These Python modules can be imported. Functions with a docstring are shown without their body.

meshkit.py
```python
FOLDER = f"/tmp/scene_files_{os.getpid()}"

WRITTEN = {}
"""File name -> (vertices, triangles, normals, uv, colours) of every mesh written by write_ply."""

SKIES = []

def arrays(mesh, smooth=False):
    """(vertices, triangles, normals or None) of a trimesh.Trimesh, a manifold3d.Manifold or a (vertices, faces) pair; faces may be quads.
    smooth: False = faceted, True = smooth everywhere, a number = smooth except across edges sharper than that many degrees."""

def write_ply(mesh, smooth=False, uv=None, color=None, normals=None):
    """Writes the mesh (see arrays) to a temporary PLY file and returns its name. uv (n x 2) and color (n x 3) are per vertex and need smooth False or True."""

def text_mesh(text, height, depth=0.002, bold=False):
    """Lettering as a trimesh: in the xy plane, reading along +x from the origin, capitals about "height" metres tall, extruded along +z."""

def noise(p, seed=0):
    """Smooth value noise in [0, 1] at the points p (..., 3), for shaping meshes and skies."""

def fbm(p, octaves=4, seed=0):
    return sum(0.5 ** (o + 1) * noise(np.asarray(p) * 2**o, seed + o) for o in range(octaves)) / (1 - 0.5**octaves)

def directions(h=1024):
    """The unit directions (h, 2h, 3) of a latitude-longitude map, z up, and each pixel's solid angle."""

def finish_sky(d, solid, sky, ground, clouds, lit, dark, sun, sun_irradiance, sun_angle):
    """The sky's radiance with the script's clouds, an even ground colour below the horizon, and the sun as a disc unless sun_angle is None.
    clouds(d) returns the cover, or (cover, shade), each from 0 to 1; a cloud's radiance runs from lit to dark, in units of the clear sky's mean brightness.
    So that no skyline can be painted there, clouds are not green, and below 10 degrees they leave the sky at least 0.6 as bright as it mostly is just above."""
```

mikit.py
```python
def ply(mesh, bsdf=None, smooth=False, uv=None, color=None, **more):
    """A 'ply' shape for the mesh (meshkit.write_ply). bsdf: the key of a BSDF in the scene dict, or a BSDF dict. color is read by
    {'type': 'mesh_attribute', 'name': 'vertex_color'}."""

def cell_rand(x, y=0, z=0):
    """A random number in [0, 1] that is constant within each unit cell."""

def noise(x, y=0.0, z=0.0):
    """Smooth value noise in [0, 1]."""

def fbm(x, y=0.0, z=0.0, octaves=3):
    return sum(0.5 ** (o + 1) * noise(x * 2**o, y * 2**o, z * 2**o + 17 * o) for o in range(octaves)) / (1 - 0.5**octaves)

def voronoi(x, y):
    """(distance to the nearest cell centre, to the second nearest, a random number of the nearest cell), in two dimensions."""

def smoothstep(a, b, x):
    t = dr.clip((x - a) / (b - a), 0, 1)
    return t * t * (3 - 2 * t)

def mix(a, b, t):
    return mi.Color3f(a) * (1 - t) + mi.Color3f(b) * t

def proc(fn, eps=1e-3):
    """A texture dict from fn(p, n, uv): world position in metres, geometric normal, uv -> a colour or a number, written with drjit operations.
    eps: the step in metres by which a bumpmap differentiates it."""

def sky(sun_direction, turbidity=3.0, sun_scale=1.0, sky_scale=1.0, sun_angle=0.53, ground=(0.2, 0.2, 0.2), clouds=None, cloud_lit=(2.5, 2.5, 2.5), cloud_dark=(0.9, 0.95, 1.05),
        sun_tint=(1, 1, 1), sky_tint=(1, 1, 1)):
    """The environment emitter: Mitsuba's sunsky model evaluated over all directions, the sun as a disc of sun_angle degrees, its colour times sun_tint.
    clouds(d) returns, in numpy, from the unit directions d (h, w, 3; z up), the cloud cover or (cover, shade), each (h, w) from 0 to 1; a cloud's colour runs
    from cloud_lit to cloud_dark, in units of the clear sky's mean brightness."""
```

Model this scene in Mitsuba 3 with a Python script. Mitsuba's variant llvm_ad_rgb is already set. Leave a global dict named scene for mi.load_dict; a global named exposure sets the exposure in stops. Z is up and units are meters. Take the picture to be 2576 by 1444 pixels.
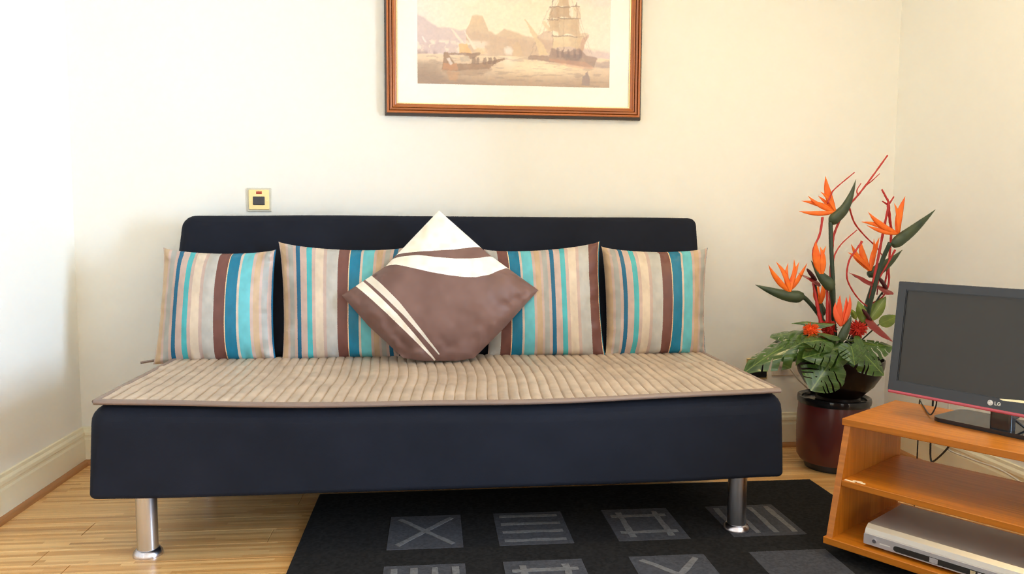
import math, random
import numpy as np, trimesh, mitsuba as mi, drjit as dr
import manifold3d as m3
from shapely.geometry import Polygon, Point, LineString, box as sbox
from shapely import affinity
from shapely.ops import unary_union
import mikit, meshkit
from mikit import proc, noise, fbm, cell_rand, smoothstep, mix

# ---------------------------------------------------------------- camera, light, exposure
scene, labels = {'type': 'scene'}, {}
T = mi.ScalarTransform4f
CAM = np.array([0.0, -3.14099, 0.95349])
FWD = np.array([0.10250924, 0.99148885, -0.08026035])
UPV = np.array([0.00310601, 0.08036596, 0.99676059])
scene['camera'] = {'type': 'perspective', 'fov': 67.63, 'fov_axis': 'x', 'near_clip': 0.02, 'far_clip': 50.0,
                   'to_world': T().look_at(origin=CAM.tolist(), target=(CAM + FWD).tolist(), up=UPV.tolist())}
exposure = 0.0
DAYLIGHT = (27.5, 39.5, 56.0)       # radiance of the bright window in the far right wall
LAMP = (29.0, 22.0, 10.5)           # warm ceiling lamp
LAMP2 = (50.0, 38.0, 18.0)          # added unseen fill light at the ceiling, behind the camera
LAMP_AT, LAMP2_AT, LAMP_R = (1.05, -1.25), (2.60, -4.40), 0.20
WIN_Y, WIN_Z, FAR_X = (-3.45, -2.5), (0.06, 2.1), 4.0
STUB_Y = -1.5                       # unseen end of the right wall, set to shade the right side from the window
CEIL = 2.45

# ---------------------------------------------------------------- helpers
def lin(r, g, b):
    f = lambda c: c / 12.92 if c <= 0.04045 else ((c + 0.055) / 1.055) ** 2.4
    return [f(r / 255), f(g / 255), f(b / 255)]

def pri(color, rough=0.5, two=True, **k):
    base = {'type': 'rgb', 'value': list(color)} if not isinstance(color, dict) else color
    d = {'type': 'principled', 'base_color': base, 'roughness': rough, **k}
    return {'type': 'twosided', 'b': d} if two else d

def bump(d, fn, scale, eps=1e-3):
    return {'type': 'bumpmap', 'tex': proc(fn, eps), 'scale': scale, 'bsdf': d}

def put(key, mesh, bsdf, smooth=False, **k):
    base, n, kk = key, 0, key
    while kk in scene:
        n += 1
        kk = '%s_%03d' % (base, n)
    scene[kk] = mikit.ply(mesh, bsdf, smooth, **k)
    return kk

def tag(key, label, cat=None, group=None, kind=None):
    labels[key] = {'label': label}
    if cat: labels[key]['category'] = cat
    if group: labels[key]['group'] = group
    if kind: labels[key]['kind'] = kind

def struct(key, mesh, bsdf, label=None, smooth=False, **k):
    put(key, mesh, bsdf, smooth, **k)
    labels[key] = {'kind': 'structure'}
    if label: labels[key]['label'] = label

def box(lo, hi, c=0.0):
    lo, hi = np.array(lo, float), np.array(hi, float)
    if c <= 0:
        return trimesh.creation.box(bounds=[lo, hi])
    pts = []
    for s in np.ndindex(2, 2, 2):
        p = np.where(np.array(s) == 1, hi, lo)
        d = np.where(np.array(s) == 1, -c, c)
        for i in range(3):
            q = p + d; q[i] = p[i]
            pts.append(q)
    return trimesh.Trimesh(np.array(pts)).convex_hull

def rbox(lo, hi, r, seg=24, refine=None):
    lo, hi = np.array(lo, float), np.array(hi, float)
    sp = [m3.Manifold.sphere(r, seg).translate((np.where(np.array(s) == 1, hi - r, lo + r)).tolist()) for s in np.ndindex(2, 2, 2)]
    m = m3.Manifold.batch_hull(sp)
    if refine: m = m.refine_to_length(refine)
    q = m.to_mesh()
    return trimesh.Trimesh(q.vert_properties[:, :3], q.tri_verts, process=False)

def hull_box(corners, seg=24, refine=None):
    """hull of spheres (x, y, z, r), refined"""
    m = m3.Manifold.batch_hull([m3.Manifold.sphere(r, seg).translate((x, y, z)) for x, y, z, r in corners])
    if refine: m = m.refine_to_length(refine)
    q = m.to_mesh()
    return trimesh.Trimesh(q.vert_properties[:, :3], q.tri_verts, process=False)

def lathe(profile, at, seg=48):
    m = trimesh.creation.revolve(np.array(profile, float), sections=seg)
    m.apply_translation(at)
    return m

def prism(poly, h):
    return trimesh.creation.extrude_polygon(poly, h, engine='earcut')

def frame_matrix(o, x, y, z):
    M = np.eye(4); M[:3, 0], M[:3, 1], M[:3, 2], M[:3, 3] = x, y, z, o
    return M

def catmull(P, n=8):
    P = np.asarray(P, float)
    if len(P) < 3: return np.array([P[0] + (P[-1] - P[0]) * t for t in np.linspace(0, 1, n + 1)])
    Q = np.vstack([2 * P[0] - P[1], P, 2 * P[-1] - P[-2]])
    out = []
    for i in range(1, len(Q) - 2):
        for t in np.linspace(0, 1, n, endpoint=False):
            a, b, c, d = Q[i - 1:i + 3]
            out.append(0.5 * (2 * b + (c - a) * t + (2 * a - 5 * b + 4 * c - d) * t * t + (3 * b - a - 3 * c + d) * t ** 3))
    return np.array(out + [P[-1]])

def tube(P, radii, sides=8, flat=1.0, flatdir=None):
    """A closed tapered tube along P; flat < 1 squashes it along flatdir."""
    P = np.asarray(P, float)
    radii = np.broadcast_to(np.asarray(radii, float), (len(P),))
    t = np.gradient(P, axis=0); t /= np.linalg.norm(t, axis=1, keepdims=True) + 1e-12
    ref = np.array([0.13, 0.98, 0.17]) if flatdir is None else np.asarray(flatdir, float)
    a = np.cross(t, ref); bad = np.linalg.norm(a, axis=1) < 1e-3
    a[bad] = np.cross(t[bad], [1, 0.1, 0]); a /= np.linalg.norm(a, axis=1, keepdims=True)
    b = np.cross(t, a) * flat
    ang = np.arange(sides) * 2 * np.pi / sides
    V = P[:, None] + radii[:, None, None] * (np.cos(ang)[None, :, None] * a[:, None] + np.sin(ang)[None, :, None] * b[:, None])
    V = np.vstack([V.reshape(-1, 3), P[:1], P[-1:]])
    F = []
    n = len(P)
    for i in range(n - 1):
        for j in range(sides):
            k = (j + 1) % sides
            F += [[i * sides + j, i * sides + k, (i + 1) * sides + k], [i * sides + j, (i + 1) * sides + k, (i + 1) * sides + j]]
    for j in range(sides):
        k = (j + 1) % sides
        F += [[n * sides, k, j], [n * sides + 1, (n - 1) * sides + j, (n - 1) * sides + k]]
    return trimesh.Trimesh(V, np.array(F)[:, ::-1], process=False)

cat = trimesh.util.concatenate

def grid_faces(nu, nv, off=0, flip=False):
    i, j = np.meshgrid(np.arange(nu), np.arange(nv), indexing='ij')
    a = i * (nv + 1) + j
    q = np.stack([a, a + nv + 1, a + nv + 2, a + 1], -1).reshape(-1, 4) + off
    f = np.vstack([q[:, [0, 1, 2]], q[:, [0, 2, 3]]])
    return f[:, ::-1] if flip else f

# ---------------------------------------------------------------- materials
C_WALL = (0.82, 0.805, 0.735)
scene['wall_paint'] = pri(C_WALL, 0.75)
scene['far_paint'] = pri((0.42, 0.41, 0.39), 0.8)  # unseen far wall, made darker to soak up bounce light
scene['ceiling_paint'] = pri((0.86, 0.85, 0.8), 0.8)
scene['trim_paint'] = pri((0.80, 0.73, 0.53), 0.35)

def floor_color(p, n, uv):
    row = dr.floor(p.y / 0.0148)
    seg = dr.floor((p.x + cell_rand(row, 3) * 5.0) / 0.42)
    r = cell_rand(row, seg, 1)
    g = fbm(p.x * 5.0 + r * 40, p.y * 260.0, 0, 3)
    base = mix(lin(196, 144, 84), lin(222, 178, 118), smoothstep(0.0, 1.0, r))
    base = mix(base, lin(155, 104, 60), smoothstep(0.80, 1.0, cell_rand(row, seg, 7)) * 0.4)
    return base * (0.82 + 0.36 * g)
scene['floor_wood'] = pri(proc(floor_color), 0.28, specular=0.5)

def stain_color(p, n, uv):
    g = fbm(p.x * 6, p.y * 6, p.z * 90, 3)
    return mix(lin(148, 96, 50), lin(178, 122, 70), g)
scene['quarter_round_wood'] = pri(proc(stain_color), 0.4)

def sofa_color(p, n, uv):
    w = 0.5 + 0.5 * noise(p.x * 700, p.y * 700, p.z * 700)
    f = fbm(p.x * 9, p.y * 9, p.z * 9, 3)
    return mi.Color3f(0.0115, 0.0130, 0.0205) * (0.55 + 0.5 * w) * (0.8 + 0.4 * f)
scene['sofa_cloth'] = pri(proc(sofa_color), 0.85, specular=0.15)
scene['leg_steel'] = pri((0.62, 0.62, 0.64), 0.28, metallic=1.0)
scene['chrome'] = {'type': 'twosided', 'b': {'type': 'roughconductor', 'material': 'Cr', 'alpha': 0.06, 'distribution': 'ggx'}}

def quilt_color(p, n, uv):
    f = fbm(p.x * 18, p.y * 18, 0, 3)
    return mix(lin(157, 139, 121), lin(191, 171, 149), f)
scene['quilt_satin'] = pri(proc(quilt_color), 0.38, specular=0.5, sheen=0.4)
scene['quilt_binding_satin'] = pri(lin(128, 108, 97), 0.42, sheen=0.3)

# woven stripes: position along the cloth in thousandths, one repeat
PB = (186, 162, 150)
STRIPES = [(50, (186, 158, 126)), (22, PB), (46, (160, 158, 150)), (28, PB), (38, (24, 92, 124)), (62, PB), (48, (70, 166, 170)),
           (32, PB), (76, (206, 188, 166)), (30, PB), (104, (178, 174, 166)), (98, (104, 64, 56)), (8, (226, 190, 150)),
           (98, (22, 108, 136)), (22, (196, 178, 162)), (98, (98, 178, 184)), (26, PB)]
PERIOD = sum(w for w, _ in STRIPES)
BROWN0 = sum(w for w, _ in STRIPES[:11])
def stripe_color(p, n, uv):
    x = uv.x * 1000.0
    x = x - dr.floor(x / PERIOD) * PERIOD
    out = mi.Color3f(lin(*STRIPES[-1][1]))
    e = PERIOD
    for w, c in reversed(STRIPES):
        e -= w
        out = dr.select(x < e + w, mi.Color3f(lin(*c)), out)
    f = fbm(uv.x * 16, uv.y * 11, 0, 3)
    return out * (0.84 + 0.30 * f)
def stripe_rough(p, n, uv):
    x = uv.x * 1000.0
    x = x - dr.floor(x / PERIOD) * PERIOD
    return dr.select((x < 50) | ((x > 356) & (x < 432)), mi.Float(0.3), mi.Float(0.5))
scene['stripe_cloth'] = pri(proc(stripe_color), 0.45, specular=0.4, sheen=0.5)

def poly_y(x, pts):
    """piecewise linear y(x)"""
    out = mi.Float(pts[0][1])
    for (x0, y0), (x1, y1) in zip(pts[:-1], pts[1:]):
        t = dr.clip((x - x0) / (x1 - x0), 0, 1)
        out = dr.select(x >= x0, y0 + (y1 - y0) * t, out)
    return out
def patch_color(p, n, uv):
    x, y = uv.x * 1000.0, uv.y * 1000.0          # pattern units
    brown = mix(lin(96, 68, 60), lin(128, 98, 90), fbm(uv.x * 6, uv.y * 6, 3, 3))
    cream = mix(lin(238, 226, 206), lin(250, 243, 232), noise(uv.x * 20, uv.y * 20, 1))
    out = brown
    a1 = poly_y(x, [(560, 440), (700, 447), (850, 446), (1050, 432), (1160, 408), (1290, 372)])
    a2 = poly_y(x, [(480, 478), (560, 474), (740, 476), (900, 500), (1060, 512), (1180, 506), (1270, 490), (1400, 445)])
    a3 = poly_y(x, [(430, 530), (560, 545), (700, 588), (860, 630), (1000, 655), (1120, 668), (1230, 668), (1340, 640), (1500, 556)])
    out = dr.select(y < a1, cream, out)
    out = dr.select((y > a2) & (y < a3), cream, out)
    # two tapering ribbons, as x(y)
    l1 = poly_y(y, [(640, 165), (690, 205), (960, 500), (1310, 876), (1320, 884)])
    r1 = poly_y(y, [(640, 255), (690, 305), (960, 580), (1310, 893), (1320, 890)])
    l2 = poly_y(y, [(590, 240), (640, 285), (980, 640), (1270, 914), (1280, 925)])
    r2 = poly_y(y, [(590, 330), (640, 375), (870, 600), (1270, 928), (1280, 925)])
    out = dr.select((x > l1) & (x < r1) & (y > 560) & (y < 1318), cream, out)
    out = dr.select((x > l2) & (x < r2) & (y > 540) & (y < 1278), mix(cream, lin(206, 200, 188), 0.55), out)
    return out
scene['patchwork_satin'] = pri(proc(patch_color), 0.5, specular=0.35, sheen=0.4)

def rug_color(p, n, uv):
    f = fbm(p.x * 120, p.y * 120, 0, 2)
    return mi.Color3f(0.014, 0.013, 0.013) * (0.6 + 0.8 * f)
scene['rug_pile'] = pri(proc(rug_color), 0.95, specular=0.1)
def rug_sq(c):
    c = list(c)
    return proc(lambda p, n, uv: mi.Color3f(c) * (0.7 + 0.6 * fbm(p.x * 140, p.y * 140, 0, 2)))
scene['rug_square_pile'] = pri(rug_sq((0.050, 0.050, 0.056)), 0.95, specular=0.1)
scene['rug_motif_pile'] = pri(rug_sq((0.125, 0.122, 0.122)), 0.95, specular=0.1)

def beech(p, n, uv):
    g = fbm(uv.x * 7.0, uv.y * 130.0, 0, 3)
    return mix(lin(158, 88, 15), lin(186, 110, 26), g)
scene['beech_veneer'] = pri(proc(beech), 0.38, specular=0.45)
scene['black_plastic'] = pri((0.012, 0.012, 0.013), 0.3)
scene['gloss_black'] = pri((0.01, 0.01, 0.011), 0.06, specular=0.6)
scene['bezel_plastic'] = pri((0.020, 0.020, 0.023), 0.22, specular=0.6)
scene['screen_panel'] = pri((0.034, 0.031, 0.027), 0.3, specular=0.4)
scene['red_acrylic'] = pri((0.42, 0.06, 0.09), 0.2, clearcoat=0.6)
scene['logo_grey'] = pri((0.7, 0.7, 0.68), 0.4)
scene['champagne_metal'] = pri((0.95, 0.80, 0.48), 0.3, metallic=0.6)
scene['silver_plastic'] = pri((0.50, 0.46, 0.41), 0.36, metallic=0.55)
scene['silver_front'] = pri((0.48, 0.46, 0.47), 0.35, metallic=0.3)
scene['smoked_window'] = pri((0.03, 0.027, 0.024), 0.15)
scene['white_plastic'] = pri((0.70, 0.62, 0.53), 0.35)
scene['brass_plate'] = pri((0.86, 0.68, 0.33), 0.33, metallic=0.7)
scene['pale_plastic'] = pri((0.60, 0.57, 0.47), 0.35)
scene['neon_red'] = pri((0.42, 0.06, 0.02), 0.25)
scene['dark_rocker'] = pri((0.035, 0.03, 0.033), 0.3)
scene['white_cord'] = pri((0.62, 0.58, 0.50), 0.45)
scene['paper_residue'] = pri((0.85, 0.72, 0.50), 0.6)

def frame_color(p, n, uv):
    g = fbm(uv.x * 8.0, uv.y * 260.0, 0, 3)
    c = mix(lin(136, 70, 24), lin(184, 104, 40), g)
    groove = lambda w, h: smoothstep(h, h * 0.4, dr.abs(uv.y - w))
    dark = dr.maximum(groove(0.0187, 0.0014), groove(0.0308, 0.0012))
    c = c * dr.select(uv.y < 0.0185, mi.Float(1.25), dr.select(uv.y < 0.0305, mi.Float(0.8), mi.Float(1.0)))  # bead bands: part stain, part highlights painted into the colour
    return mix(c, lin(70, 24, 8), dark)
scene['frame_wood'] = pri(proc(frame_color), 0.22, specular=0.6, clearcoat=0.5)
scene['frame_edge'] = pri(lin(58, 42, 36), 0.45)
scene['gold_slip'] = pri((0.92, 0.74, 0.36), 0.35, metallic=0.6)
scene['mat_board'] = pri((0.88, 0.86, 0.80), 0.8)
scene['print_ink'] = pri({'type': 'mesh_attribute', 'name': 'vertex_color'}, 0.7)
scene['pane_glass'] = {'type': 'thindielectric', 'int_ior': 1.5}

def drum_color(p, n, uv):
    g = fbm(p.x * 5 + 3, p.y * 5, p.z * 3.0, 3)
    return mix(lin(52, 20, 20), lin(108, 44, 40), g)
scene['mahogany_gloss'] = pri(proc(drum_color), 0.25, specular=0.5, clearcoat=0.4)
scene['bowl_glaze'] = pri((0.010, 0.005, 0.004), 0.2, specular=0.14)

def leaf_color(p, n, uv):
    f = fbm(uv.x * 6, uv.y * 6, 0, 3)
    c = mix(lin(30, 54, 20), lin(70, 98, 38), f)
    mid = smoothstep(0.022, 0.006, dr.abs(uv.y))
    s = dr.abs(uv.y) * 0.9 + uv.x
    k = s * 6.5
    vein = smoothstep(0.10, 0.0, dr.abs(k - dr.floor(k) - 0.5)) * 0.5
    return mix(c, lin(120, 138, 66), dr.clip(mid + vein * (0.3 + noise(uv.x * 9, uv.y * 9, 1)), 0, 1) * 0.6)
scene['leaf_green'] = pri(proc(leaf_color), 0.24, specular=0.6)
def oval_color(p, n, uv):
    c = mix(lin(84, 104, 36), lin(120, 134, 52), fbm(uv.x * 5, uv.y * 5, 0, 2))
    return mix(c, lin(160, 165, 90), smoothstep(0.02, 0.0, dr.abs(uv.y)) * 0.5)
scene['leaf_olive'] = pri(proc(oval_color), 0.4)
scene['stem_green'] = pri(lin(40, 56, 38), 0.45)
def spathe_color(p, n, uv):
    return mix(lin(34, 50, 36), lin(70, 80, 48), fbm(p.x * 30, p.y * 30, p.z * 30, 2))
scene['spathe_green'] = pri(proc(spathe_color), 0.45)
def petal_color(p, n, uv):
    return mix(lin(228, 84, 18), lin(250, 128, 30), fbm(p.x * 60, p.y * 60, p.z * 40, 2))
scene['petal_orange'] = pri(proc(petal_color), 0.5)
scene['petal_coral'] = pri(lin(236, 92, 48), 0.5)
scene['twig_red'] = pri(lin(176, 36, 30), 0.4)
scene['anthurium_red'] = pri(lin(120, 26, 24), 0.3)
scene['fuzz_orange'] = pri(lin(226, 84, 16), 0.8)
scene['fuzz_red'] = pri(lin(186, 40, 22), 0.8)
scene['spadix_dark'] = pri(lin(70, 24, 26), 0.5)

# ---------------------------------------------------------------- the room
XL, XR = -1.39, 1.98
WT = 0.12
YF = -5.6
struct('wall_back', box((XL - WT, 0, -0.1), (XR + 0.01, WT, CEIL)), 'wall_paint', 'cream painted wall behind the sofa')
struct('wall_left', box((XL - WT, YF, -0.1), (XL, 0.01, CEIL)), 'wall_paint', 'cream painted wall at the left')
rw = cat([box((XR, STUB_Y, -0.1), (XR + WT, WT, CEIL)), box((XR + WT, STUB_Y, -0.1), (FAR_X + WT, STUB_Y + WT, CEIL))])
struct('wall_right', rw, 'wall_paint', 'cream painted wall behind the television')
(wy0, wy1), (wz0, wz1) = WIN_Y, WIN_Z
struct('wall_far', cat([box((FAR_X, YF, -0.1), (FAR_X + WT, wy0, CEIL)), box((FAR_X, wy1, -0.1), (FAR_X + WT, STUB_Y + WT, CEIL)),
                        box((FAR_X, wy0, -0.1), (FAR_X + WT, wy1, wz0)), box((FAR_X, wy0, wz1), (FAR_X + WT, wy1, CEIL))]), 'far_paint')
struct('wall_front', box((XL - WT, YF - WT, -0.1), (FAR_X + WT, YF, CEIL)), 'wall_paint')
struct('ceiling', box((XL - WT, YF - WT, CEIL), (FAR_X + WT, WT, CEIL + 0.1)), 'ceiling_paint')
# window of the far right wall: bright sheet, frame and glazing bar
fx = FAR_X + 0.05
struct('window_1', cat([box((fx - 0.03, wy0, wz0), (fx + 0.03, wy0 + 0.05, wz1)), box((fx - 0.03, wy1 - 0.05, wz0), (fx + 0.03, wy1, wz1)),
                        box((fx - 0.03, wy0, wz0), (fx + 0.03, wy1, wz0 + 0.05)), box((fx - 0.03, wy0, wz1 - 0.05), (fx + 0.03, wy1, wz1))]), 'trim_paint')
pane = trimesh.Trimesh([[fx + 0.035, wy0, wz0], [fx + 0.035, wy1, wz0], [fx + 0.035, wy1, wz1], [fx + 0.035, wy0, wz1]], [[0, 2, 1], [0, 3, 2]], process=False)
scene['window_1__pane'] = {**mikit.ply(pane, 'white_plastic'), 'emitter': {'type': 'area', 'radiance': {'type': 'rgb', 'value': list(DAYLIGHT)}}}
# ceiling lamp, then the added fill light in the same housing
for (lx, ly), col in ((LAMP_AT, LAMP), (LAMP2_AT, LAMP2)):
    put('ceiling__lamp_rim', lathe([(LAMP_R + 0.001, CEIL), (LAMP_R + 0.02, CEIL), (LAMP_R + 0.02, CEIL - 0.05), (LAMP_R + 0.001, CEIL - 0.05), (LAMP_R + 0.001, CEIL)], (lx, ly, 0)), 'white_plastic')
    disc = lathe([(0.0, CEIL - 0.055), (LAMP_R, CEIL - 0.045)], (lx, ly, 0))
    if disc.face_normals[:, 2].mean() > 0: disc.invert()
    k = put('ceiling__lamp_diffuser', disc, 'white_plastic')
    scene[k]['emitter'] = {'type': 'area', 'radiance': {'type': 'rgb', 'value': list(col)}}

# floor: slab, boards laid on it near the sofa
struct('floor', cat([box((XL, YF, -0.1), (FAR_X, -2.201, 0.0)), box((XL, -2.201, -0.1), (FAR_X, 0.0, -0.012))]), 'floor_wood', 'strip wood floor in honey tones')
rnd = random.Random(4)
PW, y0 = 0.104, -0.745
rows = []
yy = y0 + 7 * PW + 0.0172
k = 0
ys = [y0 + PW * i for i in range(-14, 8)]
for i in range(len(ys) - 1):
    a, b = max(ys[i], -2.2), min(ys[i + 1], 0.0)
    if b - a < 0.012: continue
    off = rnd.uniform(0.1, 1.1)
    if abs(ys[i + 1] - y0) < 1e-6: off = (-0.5 - XL) % 1.2
    x = XL - 1.2 + off
    while x < XR:
        xa, xb = max(x, XL), min(x + 1.2, XR)
        if xb - xa > 0.02:
            put('floor__plank', box((xa + 0.0006, a + 0.0005, -0.012), (xb - 0.0006, b - 0.0005, 0.0), 0.0012), 'floor_wood')
        x += 1.2

# baseboards with a moulded top, quarter-round below
BB = [(0, 0), (0.018, 0), (0.018, 0.098), (0.0145, 0.106), (0.0145, 0.112), (0.0175, 0.118), (0.016, 0.128), (0.009, 0.136), (0.007, 0.146), (0, 0.148)]
QR = [(0.018, 0), (0.034, 0)] + [(0.018 + 0.016 * math.cos(t), 0.020 * math.sin(t)) for t in np.linspace(0.15, math.pi / 2, 7)]
def run(profile, p0, p1, out, e0=0, e1=0):
    """profile (d, z) along p0 -> p1 on the wall, d along out; e0, e1 = +-1 mitres"""
    p0, p1, out = (np.array(q, float) for q in (p0, p1, out))
    d = (p1 - p0) / np.linalg.norm(p1 - p0)
    V = []
    for base, e in ((p0, e0), (p1, e1)):
        for a, z in profile:
            V.append(base + out * a + d * a * e + np.array([0, 0, z]))
    n = len(profile)
    F = []
    for i in range(n):
        j = (i + 1) % n
        F += [[i, j, n + j], [i, n + j, n + i]]
    tri = trimesh.creation.triangulate_polygon(Polygon(profile), engine='earcut')[1]
    F += [list(t) for t in tri] + [[n + t[0], n + t[2], n + t[1]] for t in tri]
    m = trimesh.Trimesh(np.array(V), np.array(F), process=False)
    trimesh.repair.fix_normals(m)
    return m
lines = {'left': ((XL, YF, 0), (XL, 0, 0), (1, 0, 0), 0, -1), 'back': ((XL, 0, 0), (XR, 0, 0), (0, -1, 0), 1, -1), 'right': ((XR, 0, 0), (XR, STUB_Y, 0), (-1, 0, 0), 1, 0)}
names = {'left': 'at the foot of the left wall', 'back': 'along the wall behind the sofa', 'right': 'behind the television stand'}
for i, (s, a) in enumerate(lines.items()):
    struct('baseboard_' + s, run(BB, *a), 'trim_paint', 'cream moulded baseboard ' + names[s])
    struct('trim_%d' % (i + 1), run(QR, *a), 'quarter_round_wood', 'brown wood quarter round ' + names[s])

# ---------------------------------------------------------------- rug
RX0, RX1, RY0, RY1 = -0.40, 1.405, -2.20, -0.468
tag('rug', 'black rug with rows of grey squares under the sofa front', 'rug')
put('rug__pile', box((RX0, RY0, 0), (RX1, RY1, 0.011), 0.004), 'rug_pile')
cols = [(-0.138, 0.086), (0.192, 0.416), (0.552, 0.773), (0.908, 1.142)]
rows = [(-0.964, -0.711), (-1.325, -1.072), (-1.69, -1.435)]
MOT = [['cross', 'bars_x', 'hash', 'bars_y'], ['bars_y', 'hash', 'cross', 'plain'], ['bars_x', 'cross', 'bars_y', 'hash']]
def bar(p0, p1, w, seed, jit=0.0022):
    r = random.Random(seed)
    p0, p1 = np.array(p0), np.array(p1)
    d = p1 - p0; n = np.array([-d[1], d[0]]) / np.linalg.norm(d)
    L, R_ = [], []
    for t in np.linspace(0, 1, 7):
        c = p0 + d * t
        L.append(c + n * (w / 2 + r.uniform(-jit, jit))); R_.append(c - n * (w / 2 + r.uniform(-jit, jit)))
    return Polygon(L + R_[::-1])
for ri, (ya, yb) in enumerate(rows):
    for ci, (xa, xb) in enumerate(cols):
        sk = put('rug__square', box((xa, ya, 0.009), (xb, yb, 0.0122), 0.0005), 'rug_square_pile')
        w, h, cx, cy = xb - xa, yb - ya, (xa + xb) / 2, (ya + yb) / 2
        m, sd, P = MOT[ri][ci], ri * 40 + ci * 9, []
        if m == 'cross':
            P = [bar((xa + .03, ya + .025), (xb - .03, yb - .025), .017, sd).union(bar((xa + .03, yb - .025), (xb - .03, ya + .025), .017, sd + 1))]
        elif m == 'bars_x':
            P = [bar((xa + .018, ya + h * (i + .5) / 4), (xb - .018, ya + h * (i + .5) / 4), .017, sd + i) for i in range(4)]
        elif m == 'bars_y':
            P = [bar((xa + w * (i + .5) / 4, ya + .02), (xa + w * (i + .5) / 4, yb - .02), .019, sd + i) for i in range(4)]
        elif m == 'hash':
            P = [unary_union([bar((cx + s * w * .27, ya + .025), (cx + s * w * .27, yb - .03), .020, sd + s) for s in (-1, 1)] +
                             [bar((xa + .02, cy + s * h * .26), (xb - .02, cy + s * h * .26), .018, sd + 5 + s) for s in (-1, 1)])]
        for q in P:
            pm = prism(q, 0.0016); pm.apply_translation((0, 0, 0.0118))
            put(sk + '__motif', pm, 'rug_motif_pile')

# ---------------------------------------------------------------- sofa bed
SX0, SX1, SYF = -0.948, 1.056, -0.986
SCX = (SX0 + SX1) / 2
def sag(x, y):
    return -0.024 * np.clip(1 - ((x - SCX) / 1.0) ** 2, 0, 1) * np.clip((-y - 0.30) / 0.68, 0, 1)
tag('sofa_bed', 'black fabric sofa bed with low padded back and chrome legs', 'sofa')
seat = hull_box([(sx_, sy_, sz_, r_) for sz_, r_ in ((0.194 + .016, .016), (0.455 - .055, .055)) for sx_ in (SX0 + r_, SX1 - r_) for sy_ in (SYF + r_, -0.10 - r_)], 24, 0.03)
V = np.array(seat.vertices)
top = np.clip((V[:, 2] - 0.25) / 0.2, 0, 1)
V[:, 2] += sag(V[:, 0], V[:, 1]) * top
low = np.clip((0.455 - V[:, 2]) / 0.26, 0, 1)
V[:, 0] += (SCX - V[:, 0]) * 0.004 * low ** 2                       # the cover narrows a little downwards
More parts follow.
